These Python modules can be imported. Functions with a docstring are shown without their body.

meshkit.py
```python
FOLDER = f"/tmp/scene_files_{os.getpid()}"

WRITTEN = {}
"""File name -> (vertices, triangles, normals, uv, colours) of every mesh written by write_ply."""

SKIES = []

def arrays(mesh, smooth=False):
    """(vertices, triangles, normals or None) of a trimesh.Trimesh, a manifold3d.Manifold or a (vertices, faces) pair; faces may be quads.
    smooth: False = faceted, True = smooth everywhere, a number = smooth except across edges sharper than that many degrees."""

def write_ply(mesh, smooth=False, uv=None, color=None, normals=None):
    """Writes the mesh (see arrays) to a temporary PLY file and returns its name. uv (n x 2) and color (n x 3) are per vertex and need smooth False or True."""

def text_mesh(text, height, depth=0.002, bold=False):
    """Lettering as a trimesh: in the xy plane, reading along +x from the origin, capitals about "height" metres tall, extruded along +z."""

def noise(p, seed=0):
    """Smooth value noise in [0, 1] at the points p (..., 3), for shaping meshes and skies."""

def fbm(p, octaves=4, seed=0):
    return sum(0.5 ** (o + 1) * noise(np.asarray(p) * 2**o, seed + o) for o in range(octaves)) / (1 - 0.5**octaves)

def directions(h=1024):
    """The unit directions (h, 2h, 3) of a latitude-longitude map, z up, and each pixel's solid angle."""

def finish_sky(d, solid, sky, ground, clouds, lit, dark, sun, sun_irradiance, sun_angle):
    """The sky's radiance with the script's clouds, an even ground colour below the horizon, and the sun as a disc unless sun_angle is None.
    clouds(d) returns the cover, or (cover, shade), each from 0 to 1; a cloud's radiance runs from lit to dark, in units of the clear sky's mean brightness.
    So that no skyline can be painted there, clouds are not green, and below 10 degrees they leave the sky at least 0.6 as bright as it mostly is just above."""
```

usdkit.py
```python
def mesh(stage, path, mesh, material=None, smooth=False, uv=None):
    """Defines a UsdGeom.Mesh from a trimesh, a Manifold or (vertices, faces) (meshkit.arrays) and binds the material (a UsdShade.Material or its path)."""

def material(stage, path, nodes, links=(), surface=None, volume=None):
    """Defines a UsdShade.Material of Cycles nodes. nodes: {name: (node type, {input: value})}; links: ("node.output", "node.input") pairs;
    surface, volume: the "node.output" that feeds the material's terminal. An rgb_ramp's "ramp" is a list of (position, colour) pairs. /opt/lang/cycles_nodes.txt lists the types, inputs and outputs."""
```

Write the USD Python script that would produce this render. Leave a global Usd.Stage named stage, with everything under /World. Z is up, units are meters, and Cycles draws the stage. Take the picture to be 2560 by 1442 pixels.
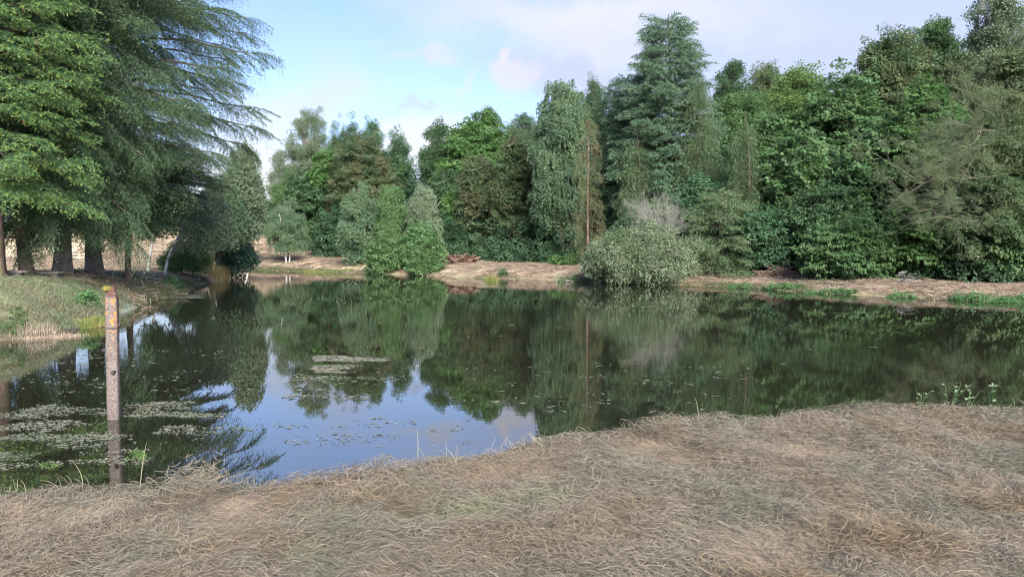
import math
import numpy as np
import trimesh
import shapely
import usdkit
import meshkit
from scipy.spatial import Delaunay, cKDTree
from scipy.spatial.transform import Rotation
from scipy.ndimage import map_coordinates
from pxr import Usd, UsdGeom, UsdLux, UsdShade, Gf, Sdf, Vt

stage = Usd.Stage.CreateInMemory()
UsdGeom.Xform.Define(stage, '/World')

# ------------------------------------------------------------------ camera, sky, sun
F = 1862.0            # focal length in photo pixels (photo 2560 x 1442)
PITCH = math.radians(3.26)
EYE = np.array([0.0, 0.0, 2.3])
EXPOSURE = 2.08
SUN_EL, SUN_ROT = math.radians(32), math.radians(164)   # behind the camera, to the left
SUN_INT, SUN_ANGLE = 0.9, 30.0
SKY_STRENGTH = 0.058

cam = UsdGeom.Camera.Define(stage, '/World/camera')
cam.CreateHorizontalApertureAttr(36.0)
cam.CreateFocalLengthAttr(36.0 * F / 2560.0)
cam.CreateExposureAttr(EXPOSURE)
cam.CreateClippingRangeAttr((0.1, 6000.0))
cam.AddTranslateOp().Set(tuple(EYE))
cam.AddRotateXOp().Set(90.0 - math.degrees(PITCH))


def ray(px, py):
    u, v = (px - 1280.0) / F, (721.0 - py) / F
    c, s = math.cos(PITCH), math.sin(PITCH)
    return np.array([u, c + v * s, -s + v * c])


def P(px, py, D):
    """The point seen at photo pixel (px, py) at forward distance D."""
    r = ray(px, py)
    return EYE + r * (D / r[1])


def G(px, py, z=0.0):
    r = ray(px, py)
    return EYE + r * ((z - EYE[2]) / r[2])


def unit(v):
    v = np.asarray(v, float)
    return v / (np.linalg.norm(v, axis=-1, keepdims=True) + 1e-12)


def make_sky():
    n = {"tc": ("texture_coordinate", {}),
         "s": ("sky_texture", {"sky_type": "single_scattering", "sun_disc": False, "sun_elevation": SUN_EL,
                               "sun_rotation": SUN_ROT, "altitude": 200.0}),
         "nrm": ("vector_math", {"math_type": "normalize"}),
         "xyz": ("separate_xyz", {}),
         "warp": ("noise_texture", {"scale": 7.0, "detail": 5.0, "roughness": 0.6}),
         "wsub": ("vector_math", {"math_type": "subtract", "vector2": (0.5, 0.5, 0.5)}),
         "wscl": ("vector_math", {"math_type": "scale", "scale": 0.16}),
         "pos": ("vector_math", {"math_type": "add"}),
         "horizon": ("map_range", {"range_type": "smoothstep", "from_min": 0.0, "from_max": 0.26, "to_min": 0.75, "to_max": 0.06, "clamp": True}),
         "tint": ("mix", {"mix_type": "multiply", "fac": 1.0, "color2": (0.76, 0.87, 1.16)}),
         "hz": ("mix", {"color2": CLOUD_WHITE})}
    l = [("tc.generated", "nrm.vector1"), ("nrm.vector", "xyz.vector"), ("nrm.vector", "warp.vector"), ("warp.color", "wsub.vector1"),
         ("wsub.vector", "wscl.vector1"), ("nrm.vector", "pos.vector1"), ("wscl.vector", "pos.vector2"),
         ("xyz.z", "horizon.value"), ("s.color", "tint.color1"), ("horizon.result", "hz.fac"), ("tint.color", "hz.color1")]
    last = "hz.color"
    # broad thin veils all over the sky: stretched noise
    n["vm"] = ("mapping", {"scale": (1.2, 1.6, 4.5), "location": (0.35, 0.2, 0.1), "rotation": (0.25, 0.0, 0.5)})
    n["vn"] = ("noise_texture", {"scale": 1.7, "detail": 7.0, "roughness": 0.55, "distortion": 0.4})
    n["vr"] = ("rgb_ramp", {"ramp": [(0.0, (0, 0, 0)), (0.46, (0, 0, 0)), (0.72, (0.3, 0.3, 0.3)), (1.0, (0.5, 0.5, 0.5))]})
    n["vx"] = ("mix", {"color2": CLOUD_WHITE})
    l += [("nrm.vector", "vm.vector"), ("vm.vector", "vn.vector"), ("vn.fac", "vr.fac"), ("vr.color", "vx.fac"), (last, "vx.color1")]
    last = "vx.color"
    # clouds that can be told apart: (pixel, half width, half height in pixels, slope, colour, opacity, softness)
    for i, (px, py, hw, hh, ang, col, op, soft) in enumerate(CLOUDS):
        c = unit(ray(px, py))
        az, el = math.atan2(c[0], c[1]), math.asin(c[2])
        # rotate the direction so that the cloud's centre lies on +y, then scale
        n[f"r{i}"] = ("vector_rotate", {"rotate_type": "z_axis", "angle": az})
        n[f"q{i}"] = ("vector_rotate", {"rotate_type": "x_axis", "angle": -el})
        n[f"t{i}"] = ("vector_rotate", {"rotate_type": "y_axis", "angle": math.radians(ang)})
        n[f"m{i}"] = ("vector_math", {"math_type": "multiply", "vector2": (F / hw, 0.0, F / hh)})
        n[f"d{i}"] = ("vector_math", {"math_type": "length"})
        n[f"e{i}"] = ("map_range", {"range_type": "smoothstep", "from_min": 1.0 - soft, "from_max": 1.0 + soft * 0.6, "to_min": op, "to_max": 0.0, "clamp": True})
        n[f"f{i}"] = ("separate_xyz", {})
        n[f"g{i}"] = ("math", {"math_type": "greater_than", "value2": 0.1})
        n[f"h{i}"] = ("math", {"math_type": "multiply"})
        n[f"x{i}"] = ("mix", {"color2": col})
        l += [("pos.vector", f"r{i}.vector"), (f"r{i}.vector", f"q{i}.vector"), (f"q{i}.vector", f"t{i}.vector"), (f"t{i}.vector", f"m{i}.vector1"),
              (f"m{i}.vector", f"d{i}.vector1"), (f"d{i}.value", f"e{i}.value"), (f"q{i}.vector", f"f{i}.vector"), (f"f{i}.y", f"g{i}.value1"),
              (f"e{i}.result", f"h{i}.value1"), (f"g{i}.value", f"h{i}.value2"), (f"h{i}.value", f"x{i}.fac"), (last, f"x{i}.color1")]
        last = f"x{i}.color"
    n["bg"] = ("background_shader", {"strength": SKY_STRENGTH})
    l.append((last, "bg.color"))
    return usdkit.material(stage, '/World/Looks/sky', n, l, surface="bg.background")


CLOUD_WHITE = (3.75, 3.75, 4.0)
LAV = (2.85, 2.95, 3.75)
PINK = (3.7, 3.58, 3.95)
CLOUDS = [
    (1900, 60, 900, 190, -8, (3.3, 3.4, 4.0), 0.62, 0.8),
    (2250, 240, 700, 190, -6, (2.6, 2.85, 3.9), 0.65, 0.8),
    (1500, 25, 420, 60, -3, (3.9, 3.85, 4.1), 0.7, 0.8),
    (1480, 120, 210, 60, -12, (3.7, 3.6, 4.0), 0.6, 0.8),
    (1420, 215, 190, 60, -14, LAV, 0.75, 0.7),
    (1285, 215, 52, 44, 20, PINK, 0.7, 0.5),
    (1262, 170, 16, 36, 8, PINK, 0.8, 0.6),
    (1110, 115, 60, 22, -25, (3.6, 3.6, 4.0), 0.55, 0.8),
    (1050, 105, 55, 14, 8, (3.5, 3.55, 4.0), 0.4, 0.8),
    (1160, 215, 50, 16, 25, PINK, 0.4, 0.8),
    (1025, 272, 45, 18, 0, LAV, 0.55, 0.8),
    (760, 250, 190, 55, 12, (3.6, 3.5, 3.9), 0.55, 0.8),
    (680, 440, 160, 130, 0, (4.0, 3.95, 4.1), 0.8, 0.8),
    (1040, 370, 120, 60, 0, (4.0, 4.0, 4.1), 0.8, 0.8),
]
dome = UsdLux.DomeLight.Define(stage, '/World/sky')
UsdShade.MaterialBindingAPI.Apply(dome.GetPrim()).Bind(make_sky())
dome.GetPrim().SetCustomDataByKey('kind', 'structure')

sun = UsdLux.DistantLight.Define(stage, '/World/sun')
sun.CreateIntensityAttr(SUN_INT)
sun.CreateAngleAttr(SUN_ANGLE)
sun.CreateNormalizeAttr(True)
sun.CreateColorAttr(Gf.Vec3f(1.0, 0.94, 0.87))
sdir = np.array([math.sin(SUN_ROT) * math.cos(SUN_EL), math.cos(SUN_ROT) * math.cos(SUN_EL), math.sin(SUN_EL)])
zx = unit(np.cross([0, 0, 1.0], sdir))
zy = np.cross(sdir, zx)
sun.AddTransformOp().Set(Gf.Matrix4d(*zx, 0, *zy, 0, *sdir, 0, 0, 0, 0, 1))

# ------------------------------------------------------------------ helpers
USED = {}


def path_for(name, parent='/World'):
    k = (parent, name)
    i = USED.get(k, -1) + 1
    USED[k] = i
    return f"{parent}/{name}" + (f"_{i:03d}" if i else "")


def tag(prim, label=None, category=None, group=None, kind=None):
    for k, v in (('label', label), ('category', category), ('group', group), ('kind', kind)):
        if v:
            prim.SetCustomDataByKey(k, v)


def thing(name, label, category, loc=(0, 0, 0), group=None):
    p = path_for(name)
    x = UsdGeom.Xform.Define(stage, p)
    x.AddTranslateOp().Set(Gf.Vec3d(*map(float, loc)))
    tag(x.GetPrim(), label, category, group)
    return p


def put(name, mesh, mat, parent='/World', smooth=False, origin=None, kind=None, label=None, prim_vars=None, category=None):
    v, f = (mesh.vertices, mesh.faces) if isinstance(mesh, trimesh.Trimesh) else mesh
    v = np.asarray(v, float)
    if origin is not None:
        v = v - np.asarray(origin)
    p = path_for(name, parent)
    m = usdkit.mesh(stage, p, (v, f), mat, smooth=smooth)
    for k, (typ, a) in (prim_vars or {}).items():
        pv = UsdGeom.PrimvarsAPI(m).CreatePrimvar(k, typ, "vertex")
        pv.Set(Vt.Vec3fArray.FromNumpy(np.asarray(a, np.float32)) if np.ndim(a) == 2 else Vt.FloatArray.FromNumpy(np.asarray(a, np.float32)))
    tag(m.GetPrim(), label, category, None, kind)
    return p


def frames(x, up):
    """Rotation matrices whose columns are x, y, z with z near up."""
    x = unit(x)
    z = up - (up * x).sum(-1, keepdims=True) * x
    bad = np.linalg.norm(z, axis=-1) < 1e-3
    if bad.any():
        alt = np.array([0.3, 0.9, 0.1]) - (x[bad] * [0.3, 0.9, 0.1]).sum(-1, keepdims=True) * x[bad]
        z[bad] = alt
    z = unit(z)
    return np.stack([x, np.cross(z, x), z], -1)


def scatter(name, parent, protos, idx, pos, rot, scale, origin=(0, 0, 0), kind='stuff', label=None, category=None):
    """One PointInstancer. protos: list of (name, (v, f), material, primvars). rot: (n,3,3)."""
    p = path_for(name, parent)
    pi = UsdGeom.PointInstancer.Define(stage, p)
    targets = []
    for pn, mesh, mat, pv in protos:
        targets.append(put(pn, mesh, mat, p, prim_vars=pv))
    pi.CreatePrototypesRel().SetTargets([Sdf.Path(t) for t in targets])
    pi.CreateProtoIndicesAttr(Vt.IntArray.FromNumpy(np.asarray(idx, np.int32)))
    pi.CreatePositionsAttr(Vt.Vec3fArray.FromNumpy(np.asarray(pos - np.asarray(origin), np.float32)))
    q = Rotation.from_matrix(rot).as_quat()
    pi.CreateOrientationsAttr(Vt.QuathArray.FromNumpy(q.astype(np.float16)))
    s = np.asarray(scale, float)
    s = np.repeat(s[:, None], 3, 1) if s.ndim == 1 else s
    pi.CreateScalesAttr(Vt.Vec3fArray.FromNumpy(s.astype(np.float32)))
    tag(pi.GetPrim(), label, category, None, kind)
    return p


def tubes(pts, rad, sides=4):
    """pts (n,k,3), rad (n,k) -> one mesh of n open tubes."""
    pts, rad = np.asarray(pts, float), np.asarray(rad, float)
    n, k, _ = pts.shape
    t = unit(np.gradient(pts, axis=1))
    ref = np.where(np.abs(t[..., 2:]) < 0.9, [0, 0, 1.0], [1.0, 0, 0])
    a = unit(np.cross(t, ref))
    b = np.cross(t, a)
    ang = np.arange(sides) * 2 * np.pi / sides
    v = pts[:, :, None] + rad[:, :, None, None] * (np.cos(ang)[:, None] * a[:, :, None] + np.sin(ang)[:, None] * b[:, :, None])
    base = (np.arange(n) * k * sides)[:, None, None]
    i, j = np.meshgrid(np.arange(k - 1), np.arange(sides), indexing='ij')
    q = np.stack([i * sides + j, i * sides + (j + 1) % sides, (i + 1) * sides + (j + 1) % sides, (i + 1) * sides + j], -1).reshape(-1, 4)
    q = (base + q[None]).reshape(-1, 4)
    return v.reshape(-1, 3), np.vstack([q[:, [0, 1, 2]], q[:, [0, 2, 3]]])


def join(*meshes):
    vs, fs, o = [], [], 0
    for v, f in meshes:
        vs.append(np.asarray(v)); fs.append(np.asarray(f) + o); o += len(v)
    return np.vstack(vs), np.vstack(fs)


def tm(mesh):
    return np.asarray(mesh.vertices), np.asarray(mesh.faces)


def bez(a, b, c, k):
    t = np.linspace(0, 1, k)[:, None]
    a, b, c = (np.asarray(q)[..., None, :] for q in (a, b, c))
    return (1 - t) ** 2 * a + 2 * t * (1 - t) * b + t ** 2 * c


# ------------------------------------------------------------------ materials
def leafmat(name, c1, c2, c3=None, trans=0.42, tipcol=None, rough=0.55, spread=0.36):
    """Leaf: colour varies per spray (object random), per leaf (island) and by a large-scale noise; part of the light goes through."""
    c1, c2 = (tuple(1.8 * v for v in c) for c in (c1, c2))
    c3 = tuple(1.8 * v for v in c3) if c3 else tuple(0.5 * (a + b) for a, b in zip(c1, c2))
    n = {"oi": ("object_info", {}), "ge": ("geometry", {}),
         "m1": ("mix", {"color1": c1, "color2": c2}),
         "no": ("noise_texture", {"scale": 0.5, "detail": 2.0}),
         "nr": ("map_range", {"from_min": 0.4, "from_max": 0.62, "clamp": True}),
         "m2": ("mix", {"color2": c3}),
         "vr": ("map_range", {"to_min": 1.0 - spread, "to_max": 1.0 + spread}),
         "hs": ("hsv", {}),
         "p": ("principled_bsdf", {"roughness": rough, "specular_ior_level": 0.35}),
         "t": ("translucent_bsdf", {}), "mx": ("mix_closure", {"fac": trans})}
    l = [("oi.random", "m1.fac"), ("ge.position", "no.vector"), ("no.fac", "nr.value"), ("nr.result", "m2.fac"), ("m1.color", "m2.color1"),
         ("ge.random_per_island", "vr.value"), ("vr.result", "hs.value"), ("m2.color", "hs.color")]
    out = "hs.color"
    if tipcol:
        n["at"] = ("attribute", {"attribute": "tip"})
        n["mt"] = ("mix", {"color2": tipcol})
        l += [("at.fac", "mt.fac"), (out, "mt.color1")]
        out = "mt.color"
    l += [(out, "p.base_color"), (out, "t.color"), ("p.BSDF", "mx.closure1"), ("t.BSDF", "mx.closure2")]
    return usdkit.material(stage, f'/World/Looks/{name}', n, l, surface="mx.closure")


def barkmat(name, c1, c2, spots=None, spot_amt=0.0, spot_scale=9.0, stretch=(14, 14, 2.2), moss=None, bump=0.6):
    n = {"tc": ("texture_coordinate", {}), "ma": ("mapping", {"scale": stretch}),
         "no": ("noise_texture", {"scale": 1.0, "detail": 6.0, "roughness": 0.65}),
         "rr": ("rgb_ramp", {"ramp": [(0.3, c1), (0.7, c2)]}),
         "bu": ("bump", {"strength": bump, "distance": 0.04}),
         "p": ("principled_bsdf", {"roughness": 0.9, "specular_ior_level": 0.15})}
    l = [("tc.object", "ma.vector"), ("ma.vector", "no.vector"), ("no.fac", "rr.fac"), ("no.fac", "bu.height"), ("bu.normal", "p.normal")]
    out = "rr.color"
    if spots:
        n["sn"] = ("noise_texture", {"scale": spot_scale, "detail": 4.0, "roughness": 0.7})
        n["sr"] = ("map_range", {"from_min": 0.60 - spot_amt, "from_max": 0.66 - spot_amt, "to_max": 0.85, "clamp": True})
        n["sm"] = ("mix", {"color2": spots})
        l += [("tc.object", "sn.vector"), ("sn.fac", "sr.value"), ("sr.result", "sm.fac"), (out, "sm.color1")]
        out = "sm.color"
    if moss:
        n["mn"] = ("noise_texture", {"scale": 2.2, "detail": 4.0})
        n["mr"] = ("map_range", {"from_min": 0.5, "from_max": 0.62, "to_max": 0.7, "clamp": True})
        n["mm"] = ("mix", {"color2": moss})
        l += [("tc.object", "mn.vector"), ("mn.fac", "mr.value"), ("mr.result", "mm.fac"), (out, "mm.color1")]
        out = "mm.color"
    l.append((out, "p.base_color"))
    return usdkit.material(stage, f'/World/Looks/{name}', n, l, surface="p.BSDF")


def strawmat(name, cols, scale=1.3, spread=0.4, trans=0.15):
    """Dry and half-dry blades: patches of several tones by noise, single blades lighter or darker."""
    n = {"oi": ("object_info", {}), "ge": ("geometry", {}),
         "no": ("noise_texture", {"scale": scale, "detail": 4.0, "roughness": 0.6}),
         "ad": ("math", {"math_type": "multiply_add", "value2": 0.16}),
         "ii": ("math", {"math_type": "multiply_add", "value2": 0.12}),
         "rr": ("rgb_ramp", {"ramp": cols}),
         "vr": ("map_range", {"to_min": 1.0 - spread, "to_max": 1.0 + spread}),
         "hs": ("hsv", {}),
         "p": ("principled_bsdf", {"roughness": 0.7, "specular_ior_level": 0.3}),
         "t": ("translucent_bsdf", {}), "mx": ("mix_closure", {"fac": trans})}
    l = [("ge.position", "no.vector"), ("oi.random", "ad.value1"), ("no.fac", "ad.value3"), ("ge.random_per_island", "ii.value1"), ("ad.value", "ii.value3"),
         ("ii.value", "rr.fac"), ("ge.random_per_island", "vr.value"), ("vr.result", "hs.value"), ("rr.color", "hs.color"),
         ("hs.color", "p.base_color"), ("hs.color", "t.color"), ("p.BSDF", "mx.closure1"), ("t.BSDF", "mx.closure2")]
    return usdkit.material(stage, f'/World/Looks/{name}', n, l, surface="mx.closure")


def plain(name, col, rough=0.8, c2=None, scale=6.0):
    n = {"tc": ("texture_coordinate", {}), "no": ("noise_texture", {"scale": scale, "detail": 5.0, "roughness": 0.65}),
         "rr": ("rgb_ramp", {"ramp": [(0.3, col), (0.7, c2 or tuple(0.7 * c for c in col))]}),
         "bu": ("bump", {"strength": 0.4, "distance": 0.02}),
         "p": ("principled_bsdf", {"roughness": rough})}
    return usdkit.material(stage, f'/World/Looks/{name}', n, [("tc.object", "no.vector"), ("no.fac", "rr.fac"), ("rr.color", "p.base_color"),
                                                             ("no.fac", "bu.height"), ("bu.normal", "p.normal")], surface="p.BSDF")


M = {}
M['fir_bright'] = leafmat('needles_bright', (0.034, 0.082, 0.035), (0.048, 0.098, 0.034), trans=0.25, tipcol=(0.15, 0.225, 0.05))
M['fir_grey'] = leafmat('needles_grey_green', (0.034, 0.068, 0.036), (0.05, 0.086, 0.041), trans=0.2, tipcol=(0.07, 0.12, 0.047))
M['fir_olive'] = leafmat('needles_olive', (0.028, 0.058, 0.032), (0.045, 0.077, 0.036), trans=0.2, tipcol=(0.075, 0.12, 0.045))
M['spruce_painted_shade'] = leafmat('needles_shade_painted', (0.006, 0.015, 0.012), (0.010, 0.022, 0.015), trans=0.1)  # near-black: shade beneath the long boughs painted into the needle colour
M['spruce_blue'] = leafmat('needles_blue_green', (0.034, 0.074, 0.043), (0.052, 0.098, 0.05), trans=0.2, tipcol=(0.09, 0.15, 0.08))
M['spruce_yellow'] = leafmat('needles_yellow_green', (0.05, 0.088, 0.042), (0.066, 0.105, 0.046), trans=0.2, tipcol=(0.095, 0.135, 0.055))
M['spruce_dying'] = leafmat('needles_brown', (0.092, 0.092, 0.043), (0.112, 0.088, 0.045), (0.075, 0.096, 0.038), trans=0.2)
M['leaf_dark'] = leafmat('leaf_dark', (0.042, 0.085, 0.037), (0.058, 0.112, 0.046))
M['leaf_mid'] = leafmat('leaf_mid', (0.055, 0.112, 0.042), (0.08, 0.148, 0.05))
M['leaf_bright'] = leafmat('leaf_bright', (0.055, 0.122, 0.036), (0.078, 0.158, 0.044))
M['leaf_ash'] = leafmat('leaf_ash', (0.062, 0.132, 0.052), (0.098, 0.178, 0.07), (0.072, 0.135, 0.046), rough=0.42)
M['leaf_blue'] = leafmat('leaf_blue_green', (0.046, 0.102, 0.05), (0.064, 0.137, 0.062))
M['leaf_olive'] = leafmat('leaf_olive', (0.085, 0.115, 0.05), (0.11, 0.13, 0.06), (0.07, 0.12, 0.05))
M['leaf_brown'] = leafmat('leaf_brown_olive', (0.06, 0.10, 0.043), (0.062, 0.108, 0.047), (0.086, 0.095, 0.045))
M['leaf_birch'] = leafmat('leaf_birch', (0.075, 0.125, 0.06), (0.10, 0.155, 0.075), (0.07, 0.125, 0.07))
M['leaf_willow'] = leafmat('leaf_willow', (0.13, 0.17, 0.10), (0.16, 0.20, 0.12), (0.10, 0.15, 0.075))
M['leaf_pale'] = leafmat('leaf_pale', (0.10, 0.15, 0.085), (0.13, 0.17, 0.10))
M['leaf_lime'] = leafmat('leaf_lime', (0.08, 0.145, 0.04), (0.105, 0.17, 0.048))
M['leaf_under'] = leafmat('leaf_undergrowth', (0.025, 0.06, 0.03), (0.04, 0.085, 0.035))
M['leaf_red'] = leafmat('leaf_dead_red', (0.115, 0.05, 0.037), (0.15, 0.07, 0.047), (0.085, 0.042, 0.032))
M['leaf_holly'] = leafmat('leaf_holly', (0.03, 0.07, 0.05), (0.05, 0.10, 0.065), rough=0.3)

M['bark_red'] = barkmat('bark_red', (0.075, 0.05, 0.042), (0.23, 0.15, 0.125), moss=(0.07, 0.085, 0.035))
M['bark_lichen'] = barkmat('bark_lichen', (0.085, 0.072, 0.062), (0.27, 0.24, 0.21), spots=(0.42, 0.43, 0.40), spot_amt=0.03, spot_scale=13.0, moss=(0.085, 0.095, 0.045))
M['bark_dark'] = barkmat('bark_dark', (0.035, 0.028, 0.022), (0.10, 0.08, 0.062))
M['bark_grey'] = barkmat('bark_grey', (0.12, 0.11, 0.09), (0.30, 0.27, 0.23), stretch=(9, 9, 3))
M['bark_pale'] = barkmat('bark_pale', (0.24, 0.22, 0.19), (0.44, 0.42, 0.38), stretch=(9, 9, 3))
M['bark_ivy'] = barkmat('bark_ivy', (0.12, 0.075, 0.045), (0.20, 0.11, 0.07), moss=(0.07, 0.11, 0.03), stretch=(5, 5, 2))
M['bark_birch'] = barkmat('bark_birch', (0.40, 0.38, 0.35), (0.54, 0.52, 0.48), spots=(0.035, 0.028, 0.026), spot_amt=0.045, spot_scale=2.6, stretch=(2, 2, 6), bump=0.25)
M['twig'] = barkmat('twig_brown', (0.075, 0.058, 0.045), (0.14, 0.11, 0.085))
M['twig_pale'] = barkmat('twig_pale', (0.12, 0.118, 0.105), (0.20, 0.195, 0.175))
M['twig_grey'] = barkmat('twig_lichen', (0.075, 0.08, 0.052), (0.14, 0.14, 0.10))

M['hay'] = strawmat('hay_straw', [(0.28, (0.33, 0.35, 0.235)), (0.42, (0.54, 0.51, 0.38)), (0.56, (0.60, 0.51, 0.39)), (0.70, (0.57, 0.455, 0.31)), (0.84, (0.45, 0.33, 0.22))], scale=1.1, spread=0.7)
M['hay_dark'] = strawmat('hay_straw_dark', [(0.3, (0.20, 0.165, 0.105)), (0.5, (0.29, 0.23, 0.15)), (0.75, (0.33, 0.25, 0.16))], scale=3.0)
M['blade_green'] = strawmat('grass_green_blade', [(0.3, (0.17, 0.19, 0.10)), (0.5, (0.27, 0.28, 0.17)), (0.8, (0.40, 0.36, 0.23))], scale=2.0)
M['lawn'] = strawmat('bank_grass_blade', [(0.3, (0.13, 0.20, 0.10)), (0.45, (0.18, 0.235, 0.125)), (0.58, (0.24, 0.255, 0.155)), (0.75, (0.24, 0.215, 0.125))], scale=0.7)
M['bank_straw'] = strawmat('far_bank_straw', [(0.28, (0.25, 0.25, 0.16)), (0.45, (0.34, 0.285, 0.205)), (0.6, (0.38, 0.295, 0.22)), (0.8, (0.29, 0.215, 0.15))], scale=0.3, spread=0.3)
M['field_grass'] = strawmat('field_grass_blade', [(0.3, (0.34, 0.35, 0.25)), (0.5, (0.46, 0.41, 0.29)), (0.7, (0.54, 0.43, 0.29))], scale=0.25, spread=0.25)
M['marsh'] = strawmat('marsh_grass_blade', [(0.3, (0.16, 0.24, 0.06)), (0.6, (0.24, 0.29, 0.08)), (0.8, (0.34, 0.25, 0.10))], scale=1.5)
M['marsh_edge'] = strawmat('waterside_grass_blade', [(0.3, (0.09, 0.15, 0.06)), (0.55, (0.14, 0.18, 0.075)), (0.8, (0.27, 0.22, 0.13))], scale=.6)
M['reed'] = strawmat('reed_blade', [(0.3, (0.16, 0.20, 0.07)), (0.5, (0.25, 0.24, 0.09)), (0.7, (0.36, 0.24, 0.11))], scale=2.5)
M['nettle'] = leafmat('leaf_nettle', (0.05, 0.13, 0.045), (0.085, 0.18, 0.06))
M['weed'] = strawmat('pondweed', [(0.3, (0.085, 0.115, 0.07)), (0.5, (0.14, 0.165, 0.115)), (0.7, (0.21, 0.215, 0.165))], scale=1.0, spread=0.5, trans=0.0)
M['cone'] = plain('cone', (0.20, 0.085, 0.05), c2=(0.13, 0.05, 0.03))
M['stone'] = plain('bench_stone', (0.22, 0.19, 0.17), 0.9, (0.11, 0.095, 0.085), 5.0)
M['metal_green'] = plain('painted_metal', (0.12, 0.165, 0.14), 0.5)
M['fence_wood'] = plain('fence_wood', (0.55, 0.46, 0.30), 0.8)
M['driftwood'] = plain('driftwood', (0.30, 0.27, 0.23), 0.85, (0.20, 0.175, 0.15))
M['brash'] = plain('brash_wood', (0.26, 0.19, 0.14), 0.9, (0.14, 0.10, 0.075))

# ground: vertex colours give the soil and turf of each zone, noise breaks them up
M['ground'] = usdkit.material(stage, '/World/Looks/ground', {
    "ge": ("geometry", {}), "at": ("attribute", {"attribute": "soil"}),
    "n1": ("noise_texture", {"scale": 0.55, "detail": 7.0, "roughness": 0.68}), "r1": ("map_range", {"from_min": 0.25, "from_max": 0.75, "to_min": 0.62, "to_max": 1.38}),
    "n2": ("noise_texture", {"scale": 26.0, "detail": 5.0, "roughness": 0.7}), "r2": ("map_range", {"from_min": 0.25, "from_max": 0.75, "to_min": 0.6, "to_max": 1.4}),
    "mu": ("math", {"math_type": "multiply"}), "hs": ("hsv", {}),
    "bu": ("bump", {"strength": 0.7, "distance": 0.03}), "p": ("principled_bsdf", {"roughness": 0.95, "specular_ior_level": 0.1})},
    [("ge.position", "n1.vector"), ("ge.position", "n2.vector"), ("n1.fac", "r1.value"), ("n2.fac", "r2.value"), ("r1.result", "mu.value1"), ("r2.result", "mu.value2"),
     ("mu.value", "hs.value"), ("at.color", "hs.color"), ("hs.color", "p.base_color"), ("n2.fac", "bu.height"), ("bu.normal", "p.normal")], surface="p.BSDF")

# water: murky brown-green body, glossy surface, slight wind ripples in patches
M['water'] = usdkit.material(stage, '/World/Looks/water', {
    "ge": ("geometry", {}), "ma": ("mapping", {"scale": (1.0, 2.6, 1.0)}),
    "n1": ("noise_texture", {"scale": 2.3, "detail": 3.0, "roughness": 0.5}),
    "n3": ("noise_texture", {"scale": 0.07, "detail": 2.0}), "r3": ("map_range", {"from_min": 0.40, "from_max": 0.62, "to_min": 0.12, "to_max": 1.0, "clamp": True}),
    "sx": ("separate_xyz", {}), "fy": ("map_range", {"from_min": 9.0, "from_max": 22.0, "to_min": 0.25, "to_max": 1.0, "clamp": True}),
    "m3": ("math", {"math_type": "multiply"}), "m4": ("math", {"math_type": "multiply", "value2": 0.17}),
    "bu": ("bump", {"distance": 0.012}),
    "p": ("principled_bsdf", {"base_color": (0.012, 0.0125, 0.007), "roughness": 0.008, "ior": 3.0})},
    [("ge.position", "ma.vector"), ("ma.vector", "n1.vector"), ("ge.position", "n3.vector"), ("n3.fac", "r3.value"), ("ge.position", "sx.vector"), ("sx.y", "fy.value"),
     ("r3.result", "m3.value1"), ("fy.result", "m3.value2"), ("m3.value", "m4.value1"), ("n1.fac", "bu.height"), ("m4.value", "bu.strength"), ("bu.normal", "p.normal")], surface="p.BSDF")

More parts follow.
